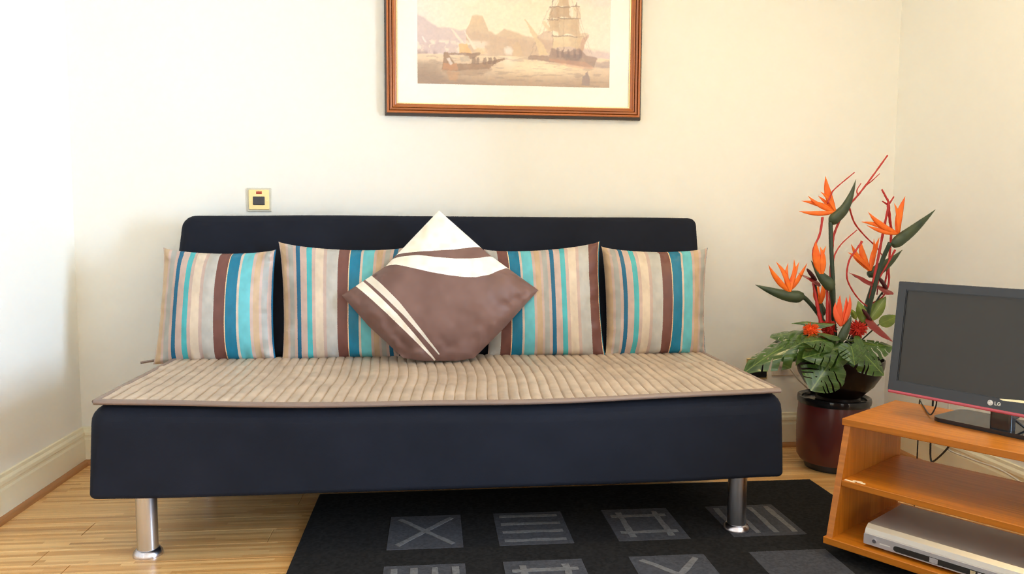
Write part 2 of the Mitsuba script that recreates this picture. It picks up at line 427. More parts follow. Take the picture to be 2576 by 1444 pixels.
V[:, 2] += (meshkit.noise(np.c_[V[:, 0] * 4, V[:, 1] * 2, V[:, 0] * 0], 3) - 0.5) * 0.010 * low ** 4
dr_ = meshkit.fbm(np.c_[V[:, 0] * 3.2 + V[:, 2] * 3, V[:, 2] * 5, V[:, 1] * 3], 3, 5) - 0.5
V[:, 1] += dr_ * 0.010 * (V[:, 1] < -0.93)
seat.vertices = V
put('sofa_bed__seat', seat, 'sofa_cloth', True)
# leaning back, in its own upright frame, then tilted
back = hull_box([(SX0 + .002 + .052, -0.057, 0.558 - .054, .052), (SX1 - .002 - .030, -0.040, 0.554 - .03, .030), (SX1 - .002 - .030, -0.080, 0.554 - .03, .030), (SX1 - .002 - .04, -0.057, 0.05, .04), (SX0 + .002 + .04, -0.057, 0.05, .04), (SX0 + .04, -.045, .3, .045), (SX0 + .04, -.069, .3, .045), (SX1 - .04, -.045, .3, .04), (SX1 - .04, -.069, .3, .04)], 24, 0.035)
V = np.array(back.vertices)
V[:, 1] += (meshkit.fbm(np.c_[V[:, 0] * 3, V[:, 2] * 4, V[:, 1] * 3], 3, 8) - 0.5) * 0.008
V[:, 2] += (meshkit.noise(np.c_[V[:, 0] * 2.5, V[:, 0] * 0, V[:, 0] * 0], 9) - 0.5) * 0.010 * (V[:, 2] > 0.4)
back.vertices = V
back.apply_transform(trimesh.transformations.rotation_matrix(-math.radians(16), (1, 0, 0), (0, 0, 0)))
back.apply_translation((0, -0.205, 0.432))
put('sofa_bed__backrest', back, 'sofa_cloth', True)
LP = [(-0.822, -0.905), (0.9394, -0.905), (-0.822, -0.28), (0.9394, -0.28)]
for x, y in LP:
    z0 = 0.011 if x > RX0 and y < RY1 else 0.0
    lk = put('sofa_bed__leg', lathe([(0.0, z0 + 0.01), (0.0285, z0 + 0.01), (0.0285, 0.21), (0.0, 0.21)], (x, y, 0), 40), 'leg_steel', 30)
    put(lk + '__foot', lathe([(0, z0), (0.040, z0), (0.0405, z0 + 0.004), (0.039, z0 + 0.012), (0.033, z0 + 0.019), (0.0287, z0 + 0.021), (0.0, z0 + 0.021)], (x, y, 0), 40), 'chrome', 30)

# ---------------------------------------------------------------- quilted bedspread on the seat
tag('quilted_throw', 'taupe satin channel-quilted throw lying on the sofa seat', 'throw')
QX0, QX1, QYF, QYB, NCH = -0.925, 1.032, -0.968, -0.292, 61
nu, nv = NCH * 12, 60
def q_top(x, y, a):
    ch = np.abs(np.sin(np.pi * NCH * a)) ** 0.4
    wob = (meshkit.fbm(np.stack([x * 5, y * 5, x * 0], -1), 3, 11) - 0.5) * 0.006
    crease = 0.004 * np.exp(-((y + 0.52 + 0.03 * np.sin(x * 2.1)) / 0.018) ** 2) + 0.003 * np.exp(-((y + 0.80) / 0.03) ** 2)
    return 0.466 + sag(x, y) + 0.0070 * ch * (0.9 + 0.2 * meshkit.noise(np.stack([x * 20, y * 14, x * 0], -1), 2)) + wob + crease
a = np.linspace(0, 1, nu + 1)[:, None] * np.ones((1, nv + 1)); b = np.ones((nu + 1, 1)) * np.linspace(0, 1, nv + 1)[None]
yq = QYF + (QYB - QYF) * b
xq = QX0 + (QX1 - QX0) * a + 0.010 * np.sin(yq * 9 + 1) * (1 - np.abs(2 * a - 1))
yq = yq + 0.006 * np.sin(a * 17) * (1 - b)
zq = q_top(xq, yq, a)
edge = np.clip(np.minimum.reduce([a * 120, (1 - a) * 120, b * 40, (1 - b) * 40]), 0, 1)
zt_ = zq - 0.004 * (1 - edge)
zb_ = 0.4575 + sag(xq, yq) + 0 * zq
Vt = np.stack([xq, yq, np.maximum(zt_, zb_ + 0.002)], -1).reshape(-1, 3); Vb = np.stack([xq, yq, zb_], -1).reshape(-1, 3)
N1 = (nu + 1) * (nv + 1)
F = [grid_faces(nu, nv), grid_faces(nu, nv, N1, True)]
ring = [i * (nv + 1) for i in range(nu + 1)] + [nu * (nv + 1) + j for j in range(1, nv + 1)] + [i * (nv + 1) + nv for i in range(nu - 1, -1, -1)] + [j for j in range(nv - 1, 0, -1)]
ring = np.array(ring); nxt = np.roll(ring, -1)
F += [np.stack([ring, ring + N1, nxt + N1], -1), np.stack([ring, nxt + N1, nxt], -1)]
put('quilted_throw__quilting', trimesh.Trimesh(np.vstack([Vt, Vb]), np.vstack(F), process=False), 'quilt_satin', 60)
def binding(path):
    """flat folded band along a path round the quilt's rim"""
    pts = np.array([(x, y, 0.4665 + float(sag(np.array(x), np.array(y)))) for x, y in path])
    return tube(pts, 0.0125, 10, 0.62, (0, 0, 1))
ex = np.linspace(QX0, QX1, 60)
put('quilted_throw__binding', binding([(x, QYF - 0.003 + 0.006 * math.sin((x - QX0) / (QX1 - QX0) * 17)) for x in ex]), 'quilt_binding_satin', True)
put('quilted_throw__binding', binding([(QX0 + 0.004, y) for y in np.linspace(QYF, -0.296, 24)]), 'quilt_binding_satin', True)
put('quilted_throw__binding', binding([(QX1 - 0.004, y) for y in np.linspace(QYF, -0.296, 24)]), 'quilt_binding_satin', True)
put('quilted_throw__corner_tie', tube([(-0.925, -0.262, 0.466), (-0.975, -0.285, 0.4645), (-1.048, -0.300, 0.4545)], 0.0045, 8), 'quilt_binding_satin', True)

# ---------------------------------------------------------------- cushions
def pillow(TL, TR, BR, BL, thick, px0, px1, seed, pinch=0.055, n=56, sagb=0.0, back=0.8):
    TL, TR, BR, BL = (np.array(q, float) for q in (TL, TR, BR, BL))
    u = np.linspace(0, 1, n + 1)[:, None] * np.ones((1, n + 1)); v = np.ones((n + 1, 1)) * np.linspace(0, 1, n + 1)[None]   # v: 0 bottom
    u2 = 0.5 + (u - 0.5) * (1 - pinch * (4 * v * (1 - v)) ** 0.7)
    v2 = 0.5 + (v - 0.5) * (1 - pinch * (4 * u * (1 - u)) ** 0.7 * np.where(v > 0.5, 1.7, 0.3))
    e = lambda w: w[..., None]
    P = (1 - e(u2)) * ((1 - e(v2)) * BL + e(v2) * TL) + e(u2) * ((1 - e(v2)) * BR + e(v2) * TR)
    nrm = np.cross(TR - TL + BR - BL, TL - BL + TR - BR); nrm /= np.linalg.norm(nrm)
    if nrm[1] > 0: nrm = -nrm
    A, B = np.abs(2 * u - 1), np.abs(2 * v - 1)
    t = ((1 - A ** 2.3) * (1 - B ** 2.3)) ** 0.55
    q = np.stack([u * 3.2, v * 3.2, u * 0], -1)
    t = t * (0.90 + 0.2 * meshkit.fbm(q, 3, seed))
    rim = np.clip(1 - np.minimum(1 - A, 1 - B) * 3.2, 0, 1) * np.clip(np.minimum(1 - A, 1 - B) * 14, 0, 1)
    side = np.where((1 - A) < (1 - B), v, u)
    pucker = (meshkit.noise(np.stack([side * 17, A * 2, B * 2], -1), seed + 3) - 0.5) * 0.032 * rim
    Pf = P + nrm * e(thick * (0.60 * t) + pucker)
    Pb = P - nrm * e(thick * 0.40 * t * back)
    V = np.vstack([Pf.reshape(-1, 3), Pb.reshape(-1, 3)])
    F = np.vstack([grid_faces(n, n), grid_faces(n, n, (n + 1) ** 2, True)])
    UV = np.stack([(px0 + (px1 - px0) * u) / 1000, v], -1).reshape(-1, 2)
    m = trimesh.Trimesh(V, F, process=False)
    c = Pf.reshape(-1, 3).mean(0)
    if (m.face_normals[:len(F) // 2] @ nrm).mean() < 0: m.invert()
    return m, np.vstack([UV, UV])
def cushion(key, label, corners, thick, phase, width, seed, **k):
    m, uv = pillow(*corners, thick, phase, phase + width, seed, **k)
    put(key, m, 'stripe_cloth', True, uv=uv)
    tag(key, label, 'cushion', 'striped cushions leaning on the sofa back')
YT, YB = -0.262, -0.335
cushion('striped_cushion', 'leftmost striped cushion with teal, brown and turquoise bands on the sofa', ((-0.970, YT, 0.868), (-0.570, YT - .01, 0.862), (-0.568, YB + .01, 0.464), (-1.000, YB + 0.02, 0.450)), 0.128, -18, 1060, 1)
cushion('striped_cushion_001', 'striped cushion leaning behind the left side of the brown and cream cushion', ((-0.566, YT + .01, 0.890), (-0.105, YT, 0.870), (-0.125, YB + .02, 0.466), (-0.545, YB, 0.464)), 0.128, -8, 1130, 2)
cushion('striped_cushion_002', 'striped cushion leaning behind the right side of the brown and cream cushion', ((0.190, YT, 0.864), (0.632, YT - .015, 0.896), (0.645, YB - .005, 0.466), (0.200, YB + .02, 0.464)), 0.128, 418, 1120, 3)
cushion('striped_cushion_003', 'rightmost striped cushion with gold, brown and blue bands on the sofa', ((0.640, YT, 0.876), (1.062, YT, 0.871), (1.045, YB + .02, 0.464), (0.650, YB + .02, 0.462)), 0.128, -2, 1040, 4)

# the brown and cream cushion standing on its corner; outline in pattern units, the lower corner sunk flat
OUT = [(930, 42), (1340, 415), (1772, 735), (1480, 1045), (1215, 1300), (1060, 1322), (780, 1318), (620, 1290), (330, 1030), (98, 772), (470, 525)]
def diamond():
    C0 = np.array([935.0, 800.0])
    poly = Polygon(OUT)
    ring = np.array(poly.segmentize(22).exterior.coords)[:-1]
    nr = 34
    W = np.linspace(0, 1, nr + 1) ** 0.8
    P = C0 + (ring - C0)[None] * W[:, None, None]
    m = len(ring)
    segs = [(np.array(OUT[i]), np.array(OUT[(i + 1) % len(OUT)])) for i in range(len(OUT))]
    def dist(a, b):
        d = b - a; L2 = d @ d
        s = np.clip(((P - a) @ d) / L2, 0, 1)
        return np.linalg.norm(P - a - s[..., None] * d, axis=-1)
    groups = [(10, 0), (0, 1, 2)[1:], ]
    D = [dist(*s) for s in segs]
    e1 = np.minimum(D[9], D[10]); e2 = np.minimum(D[0], D[1]); e3 = np.minimum(D[2], D[3]); e4 = np.minimum.reduce([D[4], D[5], D[6]]); e5 = np.minimum(D[7], D[8])
    t = 1
    for d in (e1, e2, e3, e4, e5): t = t * (1 - np.exp(-(d / 190.0) ** 0.85))
    t = t / t.max()
    q = np.stack([P[..., 0] / 260, P[..., 1] / 260, P[..., 0] * 0], -1)
    dm = np.minimum.reduce(D)
    puck = (meshkit.noise(np.stack([P[..., 0] / 55, P[..., 1] / 55, P[..., 0] * 0], -1), 6) - 0.5) * 0.034 * np.exp(-dm / 110) * np.clip(dm / 40, 0, 1) * (P[..., 1] > 620)
    hgt = 0.105 * t ** 0.8 * (0.92 + 0.16 * meshkit.fbm(q, 3, 4)) + puck
    S = 1.0 / 2404
    ang = math.radians(16)
    up = np.array([0, math.sin(ang), math.cos(ang)]); nn = np.array([0, -math.cos(ang), math.sin(ang)]); rt = np.array([1.0, 0, 0])
    O = np.array([0.022, -0.448, 0.474])
    W3 = O + rt * ((P[..., :1] - 930) * S * np.where(P[..., :1] > 930, 1.03, 1.0)) + up * ((1318 - P[..., 1:2]) * S / math.cos(ang) * 1.005)
    f = W3 + nn * hgt[..., None]; bk = W3 - nn * (0.30 * np.maximum(hgt, 0))[..., None]
    V = np.vstack([f.reshape(-1, 3), bk.reshape(-1, 3)])
    F = []
    i, j = np.meshgrid(np.arange(nr), np.arange(m), indexing='ij')
    A = i * m + j; B = i * m + (j + 1) % m; Cc = (i + 1) * m + (j + 1) % m; Dd = (i + 1) * m + j
    q4 = np.stack([A, B, Cc, Dd], -1).reshape(-1, 4)
    F = np.vstack([q4[:, [0, 1, 2]], q4[:, [0, 2, 3]]])
    off = (nr + 1) * m
    mesh = trimesh.Trimesh(V, np.vstack([F, F[:, ::-1] + off]), process=False)
    if (np.nan_to_num(mesh.face_normals[m:len(F)]) @ nn).mean() < 0: mesh.invert()
    uv = (P / 1000).reshape(-1, 2)
    return mesh, np.vstack([uv, uv])
dm, duv = diamond()
put('corner_cushion', dm, 'patchwork_satin', True, uv=duv)
tag('corner_cushion', 'brown satin cushion with cream bands standing on its corner mid sofa', 'cushion')

# ---------------------------------------------------------------- framed print on the wall
FX0, FX1, FZ0, FZ1, FW = -0.190, 0.853, 1.3885, 2.135, 0.050
tag('framed_picture', 'wood framed print of sailing ships hung above the sofa', 'picture')
arc = lambda w0, w1, d0, h, n=6: [(w0 + (w1 - w0) * (1 - math.cos(t)) / 2, d0 + h * math.sin(t)) for t in np.linspace(0.12, math.pi - 0.12, n)]
PROF = [(0, 0.002), (0.001, 0.016), (0.009, 0.0310)] + arc(0.0092, 0.0180, 0.0300, 0.0045) + [(0.0188, 0.0275)] + arc(0.0194, 0.0300, 0.0280, 0.0035) + [(0.0306, 0.0245)] + arc(0.0312, 0.0372, 0.0245, 0.0028) + [(0.0380, 0.0220), (0.0410, 0.0185), (0.0450, 0.0165), (0.0475, 0.0160), (0.0475, 0.008), (0.0475, 0.002)]
def rail(p0, p1, inward, key):
    """mitred moulding: profile (w from the outer edge inward, d off the wall)"""
    p0, p1, inward = (np.array(q, float) for q in (p0, p1, inward))
    d = (p1 - p0) / np.linalg.norm(p1 - p0); outw = np.array([0, -1.0, 0])
    L = np.linalg.norm(p1 - p0)
    def strip(prof):
        V, F, UV = [], [], []
        s = 0
        for i, (w, h) in enumerate(prof):
            if i: s += math.hypot(w - prof[i - 1][0], h - prof[i - 1][1])
            for e, t in ((p0 + d * w, 0), (p1 - d * w, L)):
                V.append(e + inward * w + outw * h); UV.append((t, w))
        for i in range(len(prof) - 1):
            a = 2 * i
            F += [[a, a + 1, a + 3], [a, a + 3, a + 2]]
        m = trimesh.Trimesh(np.array(V), np.array(F), process=False)
        if (m.face_normals @ outw).sum() < 0: m.invert()
        return m, np.array(UV)
    m, uv = strip(PROF[2:])
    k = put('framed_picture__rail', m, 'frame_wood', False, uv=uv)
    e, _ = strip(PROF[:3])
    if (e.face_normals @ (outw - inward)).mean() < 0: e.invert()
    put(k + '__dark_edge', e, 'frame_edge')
    g, _ = strip([(0.0472, 0.0125), (0.051, 0.0125), (0.0518, 0.008)])
    put(k + '__gold_slip', g, 'gold_slip')
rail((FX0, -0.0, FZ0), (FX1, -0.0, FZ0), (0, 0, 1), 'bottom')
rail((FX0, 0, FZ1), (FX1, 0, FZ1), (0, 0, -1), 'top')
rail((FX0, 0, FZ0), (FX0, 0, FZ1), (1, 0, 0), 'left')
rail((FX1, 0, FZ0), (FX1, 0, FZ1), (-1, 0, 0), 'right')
AX0, AX1, AZ0, AZ1 = -0.0597, 0.7215, 1.5178, 2.005
outer = sbox(FX0 + 0.045, FZ0 + 0.045, FX1 - 0.045, FZ1 - 0.045)
def upright(m, y):          # a prism of an (x, z) outline, its front at y
    m.apply_transform(np.array([[1, 0, 0, 0], [0, 0, -1, 0], [0, 1, 0, 0], [0, 0, 0, 1]], float))
    m.apply_translation((0, y, 0)); return m
mb = upright(prism(outer.difference(sbox(AX0, AZ0, AX1, AZ1)), 0.002), -0.0035)
put('framed_picture__mat', mb, 'mat_board')
put('framed_picture__backing', box((FX0 + 0.01, -0.003, FZ0 + 0.01), (FX1 - 0.01, -0.0005, FZ1 - 0.01)), 'frame_edge')

def painting(nx=420, nz=270):
    """a plain harbour scene: tall ship, rowing boat, hills; colours at the vertices of the flat print"""
    s = np.linspace(0, 1, nx + 1)[:, None] * np.ones((1, nz + 1)); t = np.ones((nx + 1, 1)) * np.linspace(0, 1, nz + 1)[None]
    W = AX1 - AX0; H = AZ1 - AZ0
    X = s * 1775 + 410; Y = 788 - t * H / W * 1775            # in the sketch's own units, y down
    L = lambda *c: np.array(lin(*c))
    nz_ = lambda f, sd, ax=1.0: meshkit.fbm(np.stack([X / f, Y / f * ax, X * 0], -1), 4, sd)
    img = np.ones(X.shape + (3,)) * L(246, 232, 200)
    def mixin(mask, col):
        nonlocal img
        img = img * (1 - mask[..., None]) + np.asarray(col) * mask[..., None]
    sm = lambda a, b, v: (lambda q: q * q * (3 - 2 * q))(np.clip((v - a) / (b - a), 0, 1))
    warp = (nz_(60, 3) - 0.5); fine = nz_(15, 4)
    mixin(sm(0.45, 0.75, nz_(420, 1, 2.2)) * 0.5, L(226, 208, 196))
    mixin(sm(1500, 2300, X) * 0.5, L(226, 212, 200))
    mixin(sm(1000, 300, X) * 0.55, L(238, 226, 214))
    mixin(sm(0.5, 0.7, nz_(300, 9, 3)) * 0.5 * sm(200, -200, Y), L(232, 196, 150))
    prof = lambda pts: np.interp(X, [p[0] for p in pts], [p[1] for p in pts])
    far = prof([(400, 175), (480, 215), (570, 262), (640, 285), (700, 290), (830, 300), (1000, 320), (2300, 480)]) + warp * 50
    mixin(sm(-14, 14, Y - far) * 0.75, L(204, 182, 176))
    but = prof([(850, 300), (880, 240), (905, 170), (950, 158), (1000, 170), (1030, 235), (1055, 300), (1120, 330), (1200, 282), (1290, 305), (1390, 335), (1500, 350), (1700, 380), (2000, 430), (2300, 460)]) + warp * 26
    mixin(sm(-12, 12, Y - but) * (X > 850) * 0.8 * sm(2300, 1500, X), L(205, 176, 138))
    mixin(sm(860, 870, X) * sm(1060, 940, X) * sm(-8, 12, Y - but) * sm(330, 200, Y) * 0.4, L(228, 198, 150))
    mixin(sm(330, 460, Y) * sm(900, 500, X) * 0.25, L(190, 160, 150))
    mixin(sm(2000, 2200, X) * sm(380, 520, Y) * 0.5, L(206, 186, 180))
    town = sm(380, 410, Y) * sm(560, 480, Y) * sm(1080, 1000, X) * sm(0.42, 0.62, nz_(45, 5))
    mixin(town * 0.75, L(244, 228, 204))
    mixin(sm(470, 520, Y) * sm(620, 560, X) * sm(600, 540, Y) * sm(.35, .6, nz_(30, 8, .4)) * 0.6, L(156, 126, 116))
    mixin(sm(1060, 1000, X) * sm(440, 470, Y) * sm(520, 505, Y) * sm(900, 960, X) * 0.7, L(236, 206, 156))
    sea = 520 + warp * 14
    w = sm(-6, 10, Y - sea)
    dark = np.clip((Y - 520) / 270, 0, 1)
    seacol = (1 - dark)[..., None] * L(232, 208, 172) + dark[..., None] * L(170, 140, 108)
    img = img * (1 - w[..., None]) + seacol * w[..., None]
    mixin(w * sm(640, 760, Y + (600 - X) * 0.16) * 0.75, L(158, 128, 100))
    mixin(w * sm(700, 560, X) * sm(560, 620, Y) * 0.65, L(150, 122, 98))
    mixin(w * np.exp(-((X - 1560) / 380.) ** 2 - ((Y - 615) / 70.) ** 2) * 0.9, L(246, 226, 184))
    mixin(w * np.exp(-((X - 1240) / 60.) ** 2 - ((Y - 560) / 60.) ** 2) * 0.8, L(248, 230, 200))
    mixin(w * sm(.52, .7, nz_(90, 12, 5)) * 0.35, L(140, 112, 92))
    mixin(w * sm(1700, 2200, X) * sm(540, 600, Y) * sm(620, 590, Y) * .5, L(150, 128, 122))
    import shapely
    def shape(pts, col, a=1.0, soft=9):
        P = Polygon(pts).buffer(0)
        x0, y0, x1, y1 = P.bounds
        m = (X > x0 - 20) & (X < x1 + 20) & (Y > y0 - 20) & (Y < y1 + 20)
        xs, ys = X[m] + warp[m] * 26 + (fine[m] - .5) * 16, Y[m] + warp[m] * 22 + (fine[m] - .5) * 12
        d = shapely.distance(shapely.points(xs, ys), P)
        k = np.zeros(X.shape); k[m] = np.clip(1 - d / soft, 0, 1) * a
        mixin(k * (0.82 + 0.3 * nz_(40, 21)).clip(0, 1), col)
    # distant boats
    shape([(1215, 460), (1245, 450), (1270, 475), (1255, 495), (1225, 492)], L(248, 240, 224), .7, 26)
    shape([(1280, 510), (1285, 430), (1320, 395), (1350, 440), (1370, 510)], L(214, 184, 140), .7, 10)
    shape([(720, 300), (735, 310), (830, 420), (815, 425)], L(240, 224, 200), .9)
    shape([(830, 305), (845, 330), (945, 465), (925, 470)], L(242, 226, 200), .9)
    shape([(455, 370), (470, 400), (485, 415)], L(248, 236, 220), .8)
    shape([(785, 425), (850, 420), (890, 500), (790, 505)], L(236, 186, 116), .9)
    # rowing boat with awning
    shape([(640, 660), (655, 510), (680, 505), (700, 540), (740, 600), (860, 610), (980, 600), (1080, 575), (1195, 540), (1200, 548), (1110, 600), (1060, 645), (900, 652), (760, 660)], L(150, 112, 76), .95)
    shape([(690, 510), (980, 505), (960, 520), (900, 560), (830, 522), (700, 522)], L(140, 102, 72), .85)
    shape([(650, 610), (760, 600), (770, 655), (650, 665)], L(194, 134, 84), .7)
    shape([(800, 545), (880, 535), (890, 575), (810, 585)], L(196, 178, 150), .9)
    shape([(680, 560), (700, 555), (718, 595), (702, 605)], L(232, 220, 204), .8)
    for qx in (910, 945, 1010, 1060, 1100): shape([(qx, 600), (qx + 4, 548), (qx + 16, 540), (qx + 26, 560), (qx + 26, 600)], L(126, 92, 66), .8)
    shape([(650, 670), (1080, 650), (980, 690), (700, 700)], L(146, 112, 82), .5, 20)
    shape([(690, 680), (780, 680), (760, 750), (710, 750)], L(198, 146, 92), .5, 20)
    # tall ship
    sail, sail2, sail3 = L(206, 178, 134), L(190, 160, 120), L(222, 198, 152)
    def sail_(x0, x1, y0, y1, tw, belly, col, a=.9):
        """square sail: narrower head, hollow sides, foot curved up in the middle"""
        q = np.linspace(0, 1, 9)
        cx, hw0, hw1 = (x0 + x1) / 2, (x1 - x0) / 2 * tw, (x1 - x0) / 2
        L_ = [(cx - hw0 + (hw0 - hw1) * t + 9 * math.sin(t * math.pi), y0 + (y1 - y0) * t) for t in q]
        B_ = [(x0 + (x1 - x0) * t, y1 - belly * math.sin(t * math.pi)) for t in q[1:-1]]
        R_ = [(cx + hw0 + (hw1 - hw0) * t - 9 * math.sin(t * math.pi), y0 + (y1 - y0) * t) for t in q[::-1]]
        shape(L_ + B_ + R_, col, a, 6)
        w_ = (x1 - x0)
        shape([(cx + w_ * .10, y0 + 4), (cx + hw0 - 4, y0 + 4), (x1 - 10, y1 - 6), (cx + w_ * .14, y1 - belly)], sail2, .45, 22)      # shaded side
        shape([(cx - hw0 - 12, y0 - 4), (cx + hw0 + 12, y0 - 4), (cx + hw0 + 12, y0 + 2), (cx - hw0 - 12, y0 + 2)], L(132, 100, 72), .7, 5)  # yard
    spar = lambda x0, y0, x1, y1, w_=3, a=.7: shape([(x0 - w_, y0), (x0 + w_, y0), (x1 + w_, y1), (x1 - w_, y1)], L(130, 100, 74), a, 4)
    spar(1742, -330, 1748, 500); spar(1640, -40, 1652, 500); spar(1870, 20, 1862, 500)
    sail_(1612, 1712, 70, 180, .75, 14, sail2); sail_(1600, 1716, 186, 300, .85, 18, sail)
    sail_(1688, 1800, -60, 62, .72, 14, sail); sail_(1672, 1812, 66, 162, .8, 16, sail2); sail_(1700, 1790, -210, -66, .7, 10, sail3)
    sail_(1700, 1902, 166, 340, .92, 34, sail); sail_(1822, 1900, 60, 158, .75, 10, sail3, .6)
    sail_(1640, 1930, 330, 446, .95, 30, sail3, .85)
    shape([(1880, 300), (1975, 298), (1950, 380), (1910, 470), (1880, 450)], sail, .7)
    shape([(1940, 340), (1985, 310), (1915, 470), (1890, 470)], L(190, 150, 120), .7)
    for q in ((1748, -200, 1990, 470), (1748, -120, 1480, 470), (1650, 0, 1440, 500), (1865, 40, 2010, 480)): spar(*q, 1.2, .3)
    shape([(1395, 195), (1440, 250), (1530, 360), (1605, 500), (1525, 500), (1490, 380)], sail3, .95)
    shape([(1500, 345), (1590, 280), (1640, 300), (1645, 430), (1600, 480), (1560, 400)], L(200, 170, 140), .7)
    shape([(1555, 215), (1580, 205), (1625, 280), (1600, 275)], sail3, .7)
    shape([(1430, 545), (1440, 512), (1620, 520), (1640, 440), (1690, 460), (1760, 480), (1900, 440), (1960, 500), (2060, 520), (2040, 600), (1850, 580), (1640, 560)], L(146, 112, 90), .85, 10)
    for qx, qh in ((1690, 440), (1740, 455), (1790, 450), (1850, 445), (1900, 450)): shape([(qx - 4, 520), (qx, qh), (qx + 8, qh), (qx + 16, 520)], L(120, 90, 76), .7)
    shape([(1760, 500), (1900, 495), (1890, 585), (1790, 580)], L(118, 92, 82), .6, 14)
    shape([(1620, 540), (1950, 560), (2030, 610), (1800, 600)], L(206, 150, 108), .5, 14)
    shape([(1925, 765), (1932, 690), (1965, 680), (1976, 645), (1990, 690), (1996, 765)], L(140, 116, 106), .9)
    shape([(2060, 560), (2190, 552), (2190, 590), (2060, 600)], L(168, 144, 132), .6, 14)
    img = img * (0.90 + 0.16 * nz_(20, 30))[..., None] * [1.0, 1.0, 1.06]; img = img * 0.93 + np.array(lin(236, 218, 204)) * 0.07
    V = np.stack([AX0 + s * W, np.full(s.shape, -0.0040), AZ0 + t * H], -1).reshape(-1, 3)
    return trimesh.Trimesh(V, grid_faces(nx, nz), process=False), np.clip(img, 0, 1).reshape(-1, 3)
pm, pc = painting()
if pm.face_normals[0][1] > 0: pm.invert()
put('framed_picture__print', pm, 'print_ink', False, color=pc)
gl = trimesh.Trimesh([[FX0 + .045, -0.0095, FZ0 + .045], [FX1 - .045, -0.0095, FZ0 + .045], [FX1 - .045, -0.0095, FZ1 - .045], [FX0 + .045, -0.0095, FZ1 - .045]], [[0, 1, 2], [0, 2, 3]], process=False)
put('framed_picture__glass', gl, 'pane_glass')

# ---------------------------------------------------------------- switch and sockets
tag('wall_switch', 'brass wall switch with dark rocker above the sofa back', 'switch')
sx, sz = -0.6855, 1.0498
put('wall_switch__surround', box((sx - .047, -0.006, sz - .047), (sx + .047, 0, sz + .047), 0.002), 'pale_plastic')
put('wall_switch__plate', box((sx - .0395, -0.0105, sz - .0395), (sx + .0395, -0.005, sz + .0395), 0.002), 'brass_plate')
put('wall_switch__rocker', rbox((sx - .0225, -0.016, sz - .021), (sx + .0225, -0.008, sz + .0125), 0.0025, 12), 'dark_rocker', 30)
put('wall_switch__neon_lamp', box((sx - .010, -0.0125, sz + .0225), (sx + .012, -0.009, sz + .033), 0.001), 'neon_red')
for s in (-1, 1):
    sc = lathe([(0, 0), (0.0028, 0), (0.0028, 0.0012), (0, 0.0018)], (0, 0, 0), 14)
    sc.apply_transform(trimesh.transformations.rotation_matrix(math.pi / 2, (1, 0, 0))); sc.apply_translation((sx + s * .0315, -0.0105, sz - .003))
    put('wall_switch__screw', sc, 'champagne_metal')
tag('brass_socket', 'brass edged wall plate with dark centre behind the monstera leaves', 'wall plate')
put('brass_socket__plate', box((1.343, -0.008, 0.298), (1.436, 0, 0.388), 0.002), 'brass_plate')
put('brass_socket__insert', box((1.352, -0.013, 0.305), (1.431, -0.006, 0.381), 0.002), 'black_plastic')
tag('white_socket', 'white wall socket plate half hidden by the plant leaves', 'socket')
put('white_socket__plate', box((1.457, -0.009, 0.311), (1.583, 0, 0.397), 0.003), 'white_plastic')
for q in (1.487, 1.553): put('white_socket__rocker', box((q - .006, -0.0125, .375), (q + .006, -0.008, .390), 0.001), 'white_plastic')
tag('power_plug', 'white plug with trailing cord in the socket beside the planter', 'plug')
put('power_plug__body', rbox((1.484, -0.045, 0.352), (1.518, -0.0085, 0.386), 0.008, 16), 'white_plastic', 40)
put('power_plug__cord', tube(catmull([(1.501, -0.040, 0.372), (1.515, -0.050, 0.352), (1.55, -0.055, 0.306), (1.612, -0.06, 0.235), (1.63, -0.06, 0.10), (1.66, -0.06, 0.012)], 10), 0.0036, 8), 'white_cord', True)

# ---------------------------------------------------------------- drum planter and flower arrangement
PX, PY = 1.580, -0.300
tag('drum_pedestal', 'dark mahogany drum pedestal carrying the bowl of flowers', 'pedestal')
put('drum_pedestal__body', lathe([(0, .03), (.120, .03), (.133, .05), (.1365, .12), (.136, .20), (.131, .262), (.127, .268), (0, .268)], (PX, PY, 0), 64), 'mahogany_gloss', 35)
put('drum_pedestal__rim', lathe([(.126, .262), (.136, .262), (.138, .275), (.136, .286), (.130, .288), (.120, .280), (.118, .272), (0, .2712), (0, .2660), (.126, .262)], (PX, PY, 0), 64), 'gloss_black', 35)
put('drum_pedestal__base', lathe([(0, 0), (.100, 0), (.104, .010), (.100, .031), (0, .031)], (PX, PY, 0), 48), 'black_plastic', 35)
FA = 'flower_arrangement'
tag(FA, 'arrangement of bird of paradise flowers and monstera leaves in a dark bowl', 'flowers')
BX, BY = 1.597, -0.300
put(FA + '__bowl', lathe([(0, .2725), (.082, .2725), (.086, .279), (.080, .288), (.098, .305), (.128, .335), (.152, .375), (.163, .412), (.165, .440), (.160, .4405), (.155, .41), (.12, .345), (.0, .32)], (BX, BY, 0), 64), 'bowl_glaze', 35)
put(FA + '__moss', lathe([(0, .452), (.08, .448), (.13, .435), (.155, .418), (.10, .40), (0, .40)], (BX, BY, 0), 32), 'stem_green', 40)
